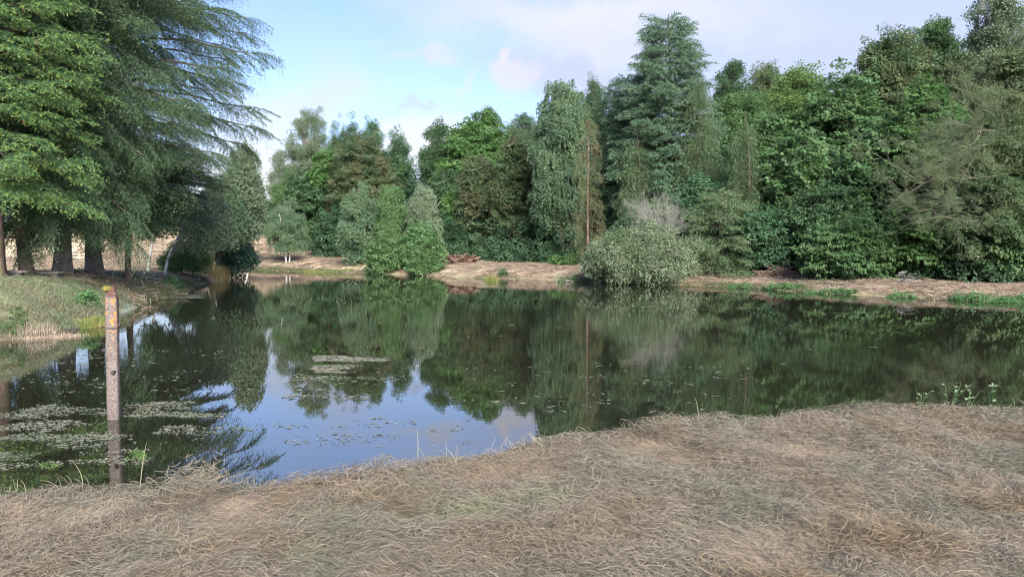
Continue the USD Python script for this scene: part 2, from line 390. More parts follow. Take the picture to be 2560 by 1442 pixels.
# ------------------------------------------------------------------ terrain
Z_NEAR = 0.70
Z_BANK = 0.53
SHORE = []      # x, y, bank height, bank width


def shore_px(lst, z=0.0, push=0.0):
    for px, py, hb, wb in lst:
        g = G(px, py, z)
        SHORE.append((g[0], g[1] + push, hb, wb))


SHORE.append((-15.0, 7.6, 0.75, 0.5))
shore_px([(-350, 1200, Z_BANK, .35), (0, 1187, Z_BANK, .35), (300, 1176, Z_BANK, .35), (480, 1163, Z_BANK, .35), (640, 1166, Z_BANK, .35), (900, 1138, Z_BANK, .35), (1100, 1112, Z_BANK, .35),
          (1225, 1092, Z_BANK, .35), (1300, 1070, Z_BANK, .35), (1500, 1047, Z_BANK, .35), (1640, 1032, Z_BANK, .35), (1800, 1018, Z_BANK, .35), (1920, 1006, Z_BANK, .35), (2200, 997, Z_BANK, .35),
          (2560, 994, Z_BANK, .35), (2900, 992, Z_BANK, .35), (3300, 985, Z_BANK, .4)], Z_NEAR, 0.27)
SHORE += [(22.0, 12.5, 0.7, 1.0), (33.0, 17.0, 0.6, 3.0), (31.0, 23.0, 0.5, 4.0)]
shore_px([(2750, 766, .42, 4), (2560, 756, .42, 4), (2400, 750, .43, 4), (2200, 741, .46, 4), (2050, 732, .5, 5), (1900, 722, .52, 6), (1760, 714, .56, 6), (1600, 711, .62, 6), (1470, 706, .78, 6),
          (1400, 702, .82, 7), (1300, 698, .88, 7), (1200, 695, .95, 7), (1100, 691, 1.0, 7), (1000, 687, 1.0, 7), (920, 684, 1.0, 7), (800, 681, 1.0, 7), (700, 677, 1.0, 8), (600, 675, 1.0, 8), (566, 678, .9, 8),
          (545, 688, .6, 5), (552, 697, .45, 4), (500, 712, .7, 3.2), (440, 741, 1.0, 3.0), (395, 748, 1.15, 3.0), (330, 772, 1.22, 2.9), (270, 795, 1.25, 2.8), (215, 815, 1.27, 2.8), (165, 838, 1.28, 2.8),
          (100, 845, 1.29, 2.8), (0, 851, 1.3, 2.8), (-250, 880, 1.3, 3.0)])
SHORE += [(-19.0, 13.5, 1.4, 3.0)]
SHORE = np.array(SHORE)
pond = shapely.Polygon(SHORE[:, :2]).buffer(0)
ring = np.vstack([SHORE, SHORE[:1]])
dense = []
for a, b in zip(ring[:-1], ring[1:]):
    k = max(2, int(np.linalg.norm(b[:2] - a[:2]) / 0.3))
    t = np.linspace(0, 1, k, endpoint=False)[:, None]
    dense.append(a + (b - a) * t)
dense = np.vstack(dense)
for _ in range(3):          # soften the corners of bank height and width
    dense[:, 2:] = (np.roll(dense[:, 2:], 1, 0) + dense[:, 2:] + np.roll(dense[:, 2:], -1, 0)) / 3
shore_tree = cKDTree(dense[:, :2])
prepared = pond.boundary
shapely.prepare(pond)


def smooth01(t):
    t = np.clip(t, 0, 1)
    return t * t * (3 - 2 * t)


def shore_distance(x, y):
    pts = shapely.points(x, y)
    d = shapely.distance(pts, prepared)
    return np.where(shapely.contains_xy(pond, x, y), -d, d)


def height(x, y, detail=True):
    x, y = np.atleast_1d(np.asarray(x, float)), np.atleast_1d(np.asarray(y, float))
    d = shore_distance(x, y)
    wob = (meshkit.fbm(np.stack([x * .9, y * .9, 0 * x], -1), 3, 5) - .5)
    d = d + wob * np.where((y < 12), 0.22, 0.7) * np.clip(np.abs(d) * 4, 0, 1)
    dist, j = shore_tree.query(np.stack([x, y], -1), k=4)
    w = 1 / (dist + 0.2) ** 2
    w /= w.sum(1, keepdims=True)
    hb, wb = (dense[j, 2] * w).sum(1), (dense[j, 3] * w).sum(1)
    t = np.clip(d / wb, 0, 1)
    z = np.where(d > 0, hb * (1 - (1 - t) ** 2.2), -np.minimum(1.3, 0.5 * -d - 0.0))
    z = np.where(d > 0, z + 0.004, z)
    land = smooth01((d - 1.0) / 6)
    z += land * 1.9 * smooth01((y - 74) / 26) * smooth01((20 - x) / 30)                       # rise behind the far end
    z += 3.4 * smooth01((y - 44) / 100) * smooth01((-16 - x) / 10) * smooth01((d - 6) / 20)       # field behind the spruces
    wood = smooth01((x - (-8 + (y - 60) * -0.2)) / 8) * smooth01((y - 16) / 8)
    z += wood * np.clip((d - 7) * 0.07, 0, 4.5)                                           # wooded slope
    z += np.where(y > 300, -np.clip((y - 300) * 0.01, 0, 4), 0)
    if detail:
        q = np.stack([x, y, 0 * x], -1)
        near = (y < 12) & (d > -0.2)
        amp = np.where(near, 0.065, 0.16) * np.clip(d * 3, 0, 1)
        z += (meshkit.fbm(q * np.where(near, 1.7, 0.8)[:, None], 4, 9) - .5) * amp
        z += np.where(near, (meshkit.fbm(q * 6.0, 3, 21) - .5) * 0.07 * np.clip(d * 3, 0, 1), 0)
        # raked lip of hay along the near edge, and a furrow behind it
        z += np.where(near, 0.035 * np.exp(-((d - 0.45) / 0.22) ** 2) * (0.4 + 1.2 * meshkit.noise(q * 1.1, 3)) - 0.05 * np.exp(-((d - 1.15) / 0.3) ** 2) * smooth01((1.5 - x) / 2), 0)
    return z


def H(x, y):
    return float(height([x], [y])[0])


def ground_at(px, py):
    """Where the ray through a photo pixel first meets the ground or the water, beyond the near bank."""
    r_ = ray(px, py)
    D = np.arange(11.0, 110.0, .08)
    p = EYE + r_ * (D / r_[1])[:, None]
    g = np.maximum(height(p[:, 0], p[:, 1]), 0)
    k = int(np.argmax(p[:, 2] <= g))
    return np.array([p[k, 0], p[k, 1], g[k]])


rng = np.random.default_rng(11)


def grid(x0, x1, y0, y1, s, jit=0.35):
    gx, gy = np.meshgrid(np.arange(x0, x1, s), np.arange(y0, y1, s))
    p = np.stack([gx.ravel(), gy.ravel()], -1)
    return p + rng.uniform(-jit, jit, p.shape) * s


def band(offs, s):
    out = []
    for o in offs:
        g = pond.buffer(o).exterior if o > 0 else pond.buffer(o)
        g = g if g.geom_type in ('LinearRing', 'LineString') else (g.exterior if g.geom_type == 'Polygon' else None)
        if g is None:
            continue
        for t in np.arange(0, g.length, s):
            c = g.interpolate(t)
            out.append((c.x, c.y))
    return np.array(out)


near_pts = grid(-9, 10.5, 0.6, 9.2, 0.075)
nd = shore_distance(near_pts[:, 0], near_pts[:, 1])
near_pts = near_pts[nd > -0.1]
mid_pts = grid(-40, 45, -12, 90, 0.8)
md = shore_distance(mid_pts[:, 0], mid_pts[:, 1])
mid_pts = mid_pts[(md > -3) & ((mid_pts[:, 1] > 9.5) | (np.abs(mid_pts[:, 0]) > 10.8) | (mid_pts[:, 1] < 0.4))]
left_pts = grid(-22, -4, 15, 34, 0.25)
ld = shore_distance(left_pts[:, 0], left_pts[:, 1])
left_pts = left_pts[ld > -0.3]
pts = [near_pts, mid_pts, left_pts, band([-1.2, -0.5, -0.15, 0.03, 0.12, 0.25, 0.4, 0.7, 1.1, 1.6], 0.35), grid(-120, 130, -60, 200, 5.0), grid(-500, 500, -300, 700, 40.0), grid(-3000, 3001, -3000, 3001, 375.0, 0.1)]
pts = np.vstack(pts)
keep = cKDTree(pts).query_pairs(0.02, output_type='ndarray')
mask = np.ones(len(pts), bool)
if len(keep):
    mask[keep[:, 1]] = False
pts = pts[mask]
tri = Delaunay(pts).simplices
gz = height(pts[:, 0], pts[:, 1])
gd = shore_distance(pts[:, 0], pts[:, 1])
gv = np.column_stack([pts, gz])
nrm_z = np.cross(gv[tri[:, 1]] - gv[tri[:, 0]], gv[tri[:, 2]] - gv[tri[:, 0]])[:, 2]
tri[nrm_z < 0] = tri[nrm_z < 0][:, ::-1]


def zone_colour(x, y, d):
    c = np.tile(np.array([0.30, 0.235, 0.165]), (len(x), 1))                       # dry mown banks

    def lay(col, w):
        nonlocal c
        w = np.clip(w, 0, 1)[:, None]
        c = c * (1 - w) + np.array(col) * w
    lay((0.17, 0.135, 0.10), (y < 12) * 1.0)                                         # earth under the hay
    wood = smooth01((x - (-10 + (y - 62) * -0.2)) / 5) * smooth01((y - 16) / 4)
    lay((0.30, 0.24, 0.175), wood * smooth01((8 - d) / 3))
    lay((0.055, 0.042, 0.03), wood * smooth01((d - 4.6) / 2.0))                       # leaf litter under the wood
    left = smooth01((-3.5 - x) / 1.5) * smooth01((y - 12) / 1) * smooth01((33 - y) / 6)
    lay((0.14, 0.165, 0.095), left)
    lay((0.12, 0.095, 0.07), left * smooth01((0.9 - d) / 0.7) * (d > -1))
    field = smooth01((-9.5 - x) / 2) * smooth01((y - 24.5) / 2.5)
    lay((0.27, 0.31, 0.25), field)
    lay((0.50, 0.40, 0.27), smooth01((-9.5 - x) / 2) * smooth01((y - 36) / 10))
    lay((0.17, 0.16, 0.09), (d < 0.7) * (d > -1) * (y > 30) * 0.7)
    lay((0.10, 0.15, 0.06), smooth01((y - 90) / 20) * smooth01((x + 60) / 20))
    return c


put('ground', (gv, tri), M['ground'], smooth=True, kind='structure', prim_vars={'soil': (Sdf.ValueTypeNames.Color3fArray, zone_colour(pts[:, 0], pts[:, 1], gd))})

b = pond.buffer(2.0).bounds
wx, wy = np.meshgrid(np.linspace(b[0], b[2], 30), np.linspace(b[1], b[3], 40))
wv = np.stack([wx.ravel(), wy.ravel(), np.zeros(wx.size)], -1)
i, j = np.meshgrid(np.arange(39), np.arange(29), indexing='ij')
q = np.stack([i * 30 + j, i * 30 + j + 1, (i + 1) * 30 + j + 1, (i + 1) * 30 + j], -1).reshape(-1, 4)
put('water', (wv, np.vstack([q[:, [0, 1, 2]], q[:, [0, 2, 3]]])), M['water'], kind='structure')

# ------------------------------------------------------------------ foliage prototypes (arrays only; each crown gets its own prims)
FLOAT = Sdf.ValueTypeNames.FloatArray


def leaf_quads(c, d, n, L, Wd, fold=0.25):
    """Leaves as folded rhombi: base at c, pointing along d, facing n. L, Wd arrays."""
    d, n = unit(d), unit(n)
    s = np.cross(n, d)
    L, Wd = np.asarray(L)[:, None], np.asarray(Wd)[:, None]
    a, tip = c, c + d * L - n * L * 0.12
    m1, m2 = c + d * L * .45 + s * Wd + n * Wd * fold, c + d * L * .45 - s * Wd + n * Wd * fold
    v = np.stack([a, m1, tip, m2], 1).reshape(-1, 3)
    k = np.arange(len(c))[:, None] * 4
    return v, np.vstack([k + [0, 1, 2], k + [0, 2, 3]])


def spray_layer(seed, n=46, R=0.62, L=0.2, dome=0.25, wide=0.36):
    """A leafy twig end: leaves spread over a shallow dome, hanging at the rim. Grows along +x."""
    r = np.random.default_rng(seed)
    a, q = r.uniform(-2.2, 2.2, n), R * np.sqrt(r.uniform(0, 1, n))
    p = np.stack([q * np.cos(a) + 0.15, q * np.sin(a), -dome * (q / R) ** 2 + r.normal(0, .07, n)], -1)
    d = np.stack([np.cos(a) + .4, np.sin(a), -0.45 - 0.5 * q / R + r.normal(0, .25, n)], -1) + r.normal(0, .3, (n, 3))
    nn = np.stack([0.25 * np.cos(a), 0.25 * np.sin(a), np.ones(n)], -1) + r.normal(0, .35, (n, 3))
    nn -= (nn * unit(d)).sum(1, keepdims=True) * unit(d)
    ln = L * r.uniform(.65, 1.25, n)
    return leaf_quads(p, d, nn, ln, ln * wide)


def spray_round(seed, n=46, R=0.5, L=0.17, wide=0.42):
    """A loose round clump of small leaves facing every way, mostly outward."""
    r = np.random.default_rng(seed)
    u = unit(r.normal(0, 1, (n, 3)) + [0.25, 0, 0.25])
    p = u * R * (r.uniform(0.25, 1.1, n) ** .7)[:, None] * [1.1, 1, .8]
    d = unit(u + r.normal(0, .6, (n, 3)) + [0, 0, -.15])
    nn = unit(u * .6 + [0, 0, .7] + r.normal(0, .5, (n, 3)))
    nn -= (nn * d).sum(1, keepdims=True) * d
    ln = L * r.uniform(.65, 1.25, n)
    return leaf_quads(p, d, nn, ln, ln * wide)


def spray_palm(seed, n=10, L=0.23, leaflets=5):
    """Tufts of leaflets drooping from one point each, as on an ash."""
    r = np.random.default_rng(seed)
    ps, ds, ns, ls = [], [], [], []
    for k in range(n):
        a, q = r.uniform(0, 6.28), 0.55 * math.sqrt(r.uniform(0, 1))
        c = np.array([q * math.cos(a) + .2, q * math.sin(a), -.25 * q + r.normal(0, .07)])
        for t in range(leaflets):
            b = a + (t - (leaflets - 1) / 2) * .75 + r.normal(0, .15)
            d = np.array([math.cos(b), math.sin(b), -.75 + r.normal(0, .2)])
            ps.append(c), ds.append(d), ns.append([math.cos(b) * .6, math.sin(b) * .6, 1]), ls.append(L * r.uniform(.7, 1.2))
    ds, ns, ls = np.array(ds), np.array(ns, float), np.array(ls)
    ns -= (ns * unit(ds)).sum(1, keepdims=True) * unit(ds)
    return leaf_quads(np.array(ps), ds, ns, ls, ls * .22)


def spray_hang(seed, strands=7, L=1.1, leaf=0.14, per=10):
    """Fine hanging strings of small leaves (birch)."""
    r = np.random.default_rng(seed)
    ps, ds, ns, ls = [], [], [], []
    for s in range(strands):
        a = r.uniform(-1.6, 1.6)
        o = np.array([.38 * r.uniform(0, 1) * math.cos(a), .38 * math.sin(a), r.normal(0, .08)])
        ln = L * r.uniform(.45, 1.05)
        for t in np.linspace(.04, 1, per):
            p = o + np.array([.32 * t * math.cos(a) * (1 - .5 * t), .32 * t * math.sin(a), .1 * t - ln * t ** 1.4]) + r.normal(0, .035, 3)
            ps.append(p)
            ds.append(r.normal(0, .6, 3) + [.2, 0, -.7]), ns.append(r.normal(0, .6, 3) + [.5, 0, .5]), ls.append(leaf * r.uniform(.7, 1.3))
    ds, ns, ls = np.array(ds), np.array(ns), np.array(ls)
    ns -= (ns * unit(ds)).sum(1, keepdims=True) * unit(ds)
    return leaf_quads(np.array(ps), ds, ns, ls, ls * .42)


def frond(seed, L=0.8, pairs=8, needle=0.055, nw=0.012, per=13, droop=0.25, side=0.42, hang=0.0):
    """A conifer branchlet along +x with side twigs, set all round with needles. Returns mesh and, per vertex, how near the twig's tip it is."""
    r = np.random.default_rng(seed)
    twigs = [(np.zeros(3), np.array([1, 0, .12]), L, droop)]
    for k in range(pairs):
        t = (k + .7) / (pairs + .6)
        for s in (-1, 1):
            o = np.array([L * t, 0, L * (.12 * t - droop * t * t)])
            d = np.array([.62, s * .8, .05 - hang * 1.4]) + r.normal(0, .12, 3)
            twigs.append((o, d, side * L * (1 - .55 * t) * r.uniform(.75, 1.2), droop * 1.1 + hang * .4))
    V, tip = [], []
    for o, d, ln, dr in twigs:
        d = unit(d)
        m = int(per * max(.6, ln / (side * L)))
        t = np.linspace(.06, 1.0, m)
        c = o + d * (ln * t)[:, None] + np.array([0, 0, -1]) * (ln * dr * t * t)[:, None]
        a = r.uniform(0, 6.28, m)
        s1 = unit(np.cross(d, [0, 0, 1.0]) + 1e-6)
        s2 = np.cross(s1, d)
        rad = s1 * np.cos(a)[:, None] + s2 * (np.sin(a)[:, None])
        nd = unit(d * .75 + rad * .85)
        nl = needle * r.uniform(.75, 1.2, m) * (1.1 - .25 * t)
        w = np.cross(nd, rad + r.normal(0, .4, (m, 3)))
        w = unit(w) * nw
        V.append(np.stack([c - w, c + w, c + nd * nl[:, None]], 1))
        tip.append(np.repeat(np.clip((t - .55) / .45, 0, 1)[:, None], 3, 1))
    V, tip = np.concatenate(V), np.concatenate(tip)
    n = len(V)
    return (V.reshape(-1, 3), np.arange(n * 3).reshape(-1, 3)), tip.reshape(-1)


PROTO = {
    'layer': [spray_layer(1), spray_layer(2), spray_layer(3)],
    'round': [spray_round(4, 60, .55, .14), spray_round(5, 60, .55, .14), spray_round(6, 60, .55, .14)],
    'small': [spray_round(14, 70, .5, .11), spray_round(15, 70, .5, .11)],
    'oak': [spray_layer(7, 60, .6, .15, .15, .45), spray_round(8, 56, .55, .14), spray_layer(9, 60, .6, .15, .2, .45)],
    'palm': [spray_palm(10), spray_palm(11), spray_palm(12)],
    'hang': [spray_hang(16), spray_hang(17), spray_hang(18)],
}
FROND = {
    'near': [frond(21), frond(22, side=.5), frond(23, pairs=7, droop=.4)],
    'near_hang': [frond(24, hang=.55, side=.5), frond(25, hang=.9, side=.6, droop=.5), frond(26, droop=.35)],
    'far': [frond(27, L=1.25, pairs=7, needle=.15, nw=.026, per=9, droop=.3), frond(28, L=1.25, pairs=7, needle=.15, nw=.026, per=9, hang=.4, side=.5)],
    'far_hang': [frond(29, L=1.2, pairs=7, needle=.14, nw=.024, per=9, hang=.9, side=.65, droop=.6), frond(30, L=1.2, pairs=7, needle=.14, nw=.024, per=9, hang=.6, side=.6, droop=.4)],
}
LEAF_NAME = {'layer': 'leaf_spray', 'round': 'leaf_spray', 'small': 'leaf_spray', 'oak': 'leaf_spray', 'palm': 'leaf_spray', 'hang': 'hanging_spray'}


def trunk_mesh(base, top, r0, r1, k=14, sides=12, lean=(0, 0), flare=0.45, rough=0.05, seed=0, ridges=False):
    r = np.random.default_rng(seed)
    t = np.linspace(0, 1, k)
    base, top = np.asarray(base, float), np.asarray(top, float)
    p = base + (top - base) * t[:, None]
    hgt = top[2] - base[2]
    bend = np.sin(t * math.pi)[:, None] * np.array([r.normal(0, .02) * hgt + lean[0], r.normal(0, .02) * hgt + lean[1], 0])
    p = p + bend
    p[0, 2] -= 0.35
    zz = p[:, 2] - base[2]
    rad = r0 + (r1 - r0) * t ** .8 + r0 * flare * np.exp(-np.clip(zz, 0, None) / (1.3 * r0 + .05))
    v, f = tubes(p[None], rad[None], sides)
    vv = v.reshape(k, sides, 3)
    ax = p[:, None]
    ang = np.arange(sides)[None] * 2 * math.pi / sides
    n = (meshkit.fbm(np.stack([np.cos(ang) * 1.6 + 0 * zz[:, None], np.sin(ang) * 1.6 + 0 * zz[:, None], zz[:, None] * .9 + 0 * ang], -1), 3, seed) - .5) * 2
    if ridges:
        n = n + .55 * (meshkit.noise(np.stack([np.cos(ang) * 5 + 0 * zz[:, None], np.sin(ang) * 5 + 0 * zz[:, None], zz[:, None] * 2.2 + 0 * ang], -1), seed + 3) - .5) * 2
        roots = np.cos(ang * 5 + seed) * np.exp(-np.clip(zz, 0, None)[:, None] / .28) * 1.6
        n = n + roots
    vv = ax + (vv - ax) * (1 + rough * n[..., None] * (2.2 if ridges else 1.6))
    return vv.reshape(-1, 3), f


BUILT = []


def crown_points(r, c, R, rz, lobes, lr, sprays, flat=0.8, bottom_cut=-1.0, taper=0.0, airy=False):
    """Lobes within an ellipsoid, and foliage sprays on the shells of the lobes. Returns positions, outward directions, lobe centres."""
    cs, rs = [], []
    tries = 0
    while len(cs) < lobes and tries < 4000:
        tries += 1
        u = unit(r.normal(0, 1, 3))
        q = u * (r.uniform(.02, 1.0) ** .4 if airy else r.uniform(.35, 1.0) ** .45)
        if q[2] < bottom_cut:
            continue
        small = r.uniform() < .3
        s = lr * r.uniform(.7, 1.3) * (1 - .3 * max(q[2], 0)) * (.55 if small else 1.0)
        q = q * (1.1 if small else 1.0)
        wid = 1 - taper * (q[2] * .5 + .5)
        if not cs:
            q = np.array([r.normal(0, .15), r.normal(0, .15), .9])
        e = np.array([max(R - s * R * .6, .2) * wid, max(R - s * R * .6, .2) * wid, max(rz - s * min(R, rz) * .5, .2)])
        p = c + q * e
        sr = s * R * (.8 + .2 * wid)
        if all(np.linalg.norm((p - o) / [1, 1, .9]) > (.45 if airy else .62) * min(sr, s2) for o, s2 in zip(cs, rs)):
            cs.append(p), rs.append(sr)
    cs, rs = np.array(cs), np.array(rs)
    w = rs ** 2
    k = r.choice(len(cs), sprays, p=w / w.sum())
    u = unit(r.normal(0, 1, (sprays, 3)) + [0, 0, .25])
    rad = rs[k] * (np.clip(np.abs(r.normal(.55, .5, sprays)), .05, 1.7) if airy else np.clip(r.normal(.9, .17, sprays), .4, 1.3))
    wisp = r.uniform(0, 1, sprays) < (0 if airy else .16)
    rad = np.where(wisp, rs[k] * r.uniform(1.05, 1.5, sprays), rad)
    pos = cs[k] + u * rad[:, None] * [1, 1, flat]
    pos += (np.stack([meshkit.noise(pos * 1.3, j) for j in (1, 2, 3)], -1) - .5) * R * [.25, .25, .2]
    inside = np.zeros(sprays, bool)
    for o, s2 in zip(cs, rs):
        inside |= np.linalg.norm((pos - o) / [1, 1, flat], axis=1) < s2 * .58
    keep = ~inside | (r.uniform(0, 1, sprays) < (.75 if airy else .15))
    pos, u = pos[keep], u[keep]
    m = int(sprays * (1.7 if airy else .85))
    d = unit(r.normal(0, 1, (m, 3)))
    q = d * (r.uniform(0, 1, m) ** (1 / (2.6 if airy else 3.4)))[:, None]
    q[:, 2] = np.clip(q[:, 2], bottom_cut, 1)
    wid = np.clip(1 - taper * (q[:, 2] * .5 + .5), .3, 1)
    sd = int(r.integers(0, 999))
    jag = .97 + .55 * (meshkit.noise(d * 2.6, sd)[:, None] - .5) + .42 * (meshkit.noise(d * 6.5, sd + 1)[:, None] - .5)
    p = c + q * np.array([R, R, rz]) * jag * np.stack([wid, wid, 0 * wid + 1], -1)
    nz = meshkit.fbm(p * np.array([1, 1, 1.4]) * (1.7 / max(R, 1.2) + .35), 3, sd)
    ok = nz > (.51 if airy else .52)
    if airy:
        few = r.uniform(0, 1, len(pos)) < .35
        pos, u = pos[few], u[few]
    return np.vstack([pos, p[ok]]), np.vstack([u, d[ok]]), cs, rs


def broadleaf(name, label, px, top, hw, bot, D, mat, proto='layer', lobes=16, lr=.42, density=1.0, size=1.0, trunk='bark_dark', trunk_px=None, tr=None,
              flat=.8, taper=0.3, category='tree', base_py=None, seed=None, rzy=1.0, lean=None, twigs=False, stems=1, cut=-1.0, group=None, limbs=True, depth=None):
    seed = seed if seed is not None else len(BUILT) * 17 + 101
    airy = False
    if lobes >= 18:
        lobes, lr = int(lobes * 1.3), lr * .88
    if density < .85 and D > 60:
        lobes, lr, density, size, airy = int(lobes * 1.8), lr * .72, density * .95, size * .85, True
    r = np.random.default_rng(seed)
    s = D / F
    R = hw * s
    c = P(px, (top + bot) / 2, D)
    zt, zb = P(px, top, D)[2], P(px, bot, D)[2]
    rz = (zt - zb) / 2
    tx = trunk_px if trunk_px is not None else px
    bx = P(tx, 615, D)[0]
    gz0 = H(bx, D)
    base = np.array([bx, D, gz0])
    root = thing(name, label, category, base, group)
    area = 4 * math.pi * R * (.5 * R + .5 * rz)
    n = int(np.clip(area * 7.5 * density / size ** 2, 40, 3000))
    pos, u, cs, rs = crown_points(r, c, R, rz, lobes, lr, n, flat, cut, taper, airy)
    pos[:, 1] = D + (pos[:, 1] - D) * (depth or 1.0)
    ok = pos[:, 2] > np.maximum(gz0, 0) + .12
    pos, u = pos[ok], u[ok]
    h = rz * 2
    trunk_top = np.array([c[0] + r.normal(0, .1) * R, D, zb + h * (.72 if limbs else .3)])
    tr = tr or max(.07, .035 * (zt - gz0) ** .9)
    tms = []
    for k in range(stems):
        off = np.array([r.normal(0, .25), r.normal(0, .2), 0]) * (stems > 1)
        tms.append(trunk_mesh(base + off * .6, trunk_top + off * 4 + [0, 0, r.uniform(-.2, .1) * h * (stems > 1)], tr, tr * .3, seed=seed + k, lean=lean or (0, 0)))
    put('trunk', join(*tms), M[trunk], root, smooth=True, origin=base)
    if limbs and len(cs):
        t = np.clip((cs[:, 2] - gz0) / max(trunk_top[2] - gz0, .5) - r.uniform(.18, .4, len(cs)), .12, .96)
        a = base + (trunk_top - base) * t[:, None] + np.sin(t * math.pi)[:, None] * np.array([*(lean or (0, 0)), 0])
        mid = .5 * (a + cs) + np.array([0, 0, .12]) * np.linalg.norm(cs - a, axis=1)[:, None] + r.normal(0, .12, (len(cs), 3)) * R * .5
        pts_ = bez(a, mid, cs + (cs - c) * .1, 7)
        r0 = tr * (1 - .68 * t) * .45
        meshes = [tubes(pts_, r0[:, None] * np.linspace(1, .25, 7)[None], 5)]
        m = max(3, int(9 * (1.6 if twigs else 1)))         # smaller boughs from each limb out to the leaves
        kk = np.repeat(np.arange(len(cs)), m)
        o = pts_[kk, r.integers(3, 6, len(kk))]
        e = cs[kk] + unit(r.normal(0, 1, (len(kk), 3)) + [0, 0, .2]) * (rs[kk] * .95)[:, None]
        meshes.append(tubes(bez(o, .5 * (o + e) + r.normal(0, .15, o.shape) * R * .25, e, 5), (r0[kk] * .32)[:, None] * np.linspace(1, .3, 5)[None], 3))
        put('limbs', join(*meshes), M[{'bark_ivy': 'bark_dark', 'bark_birch': 'bark_grey'}.get(trunk, trunk)], root, origin=base)
    P_ = PROTO[proto]
    nrm = unit(u * .55 + np.array([0, 0, .75]) + r.normal(0, .22, u.shape))
    x = unit(u * [1, 1, .35] + r.normal(0, .3, u.shape))
    if proto == 'hang':
        nrm = unit(np.array([0, 0, 1.0]) + r.normal(0, .1, u.shape))
        x = unit(u * [1, 1, 0] + r.normal(0, .2, u.shape) * [1, 1, 0])
    rot = frames(x, nrm)
    protos = [(LEAF_NAME[proto], m_, M[mat], None) for m_ in P_]
    scatter('crown', root, protos, r.integers(0, len(P_), len(pos)), pos, rot, size * r.uniform(.55, 1.0, len(pos)) * r.uniform(.9, 1.5, len(pos)), origin=base)
    BUILT.append(root)
    return root


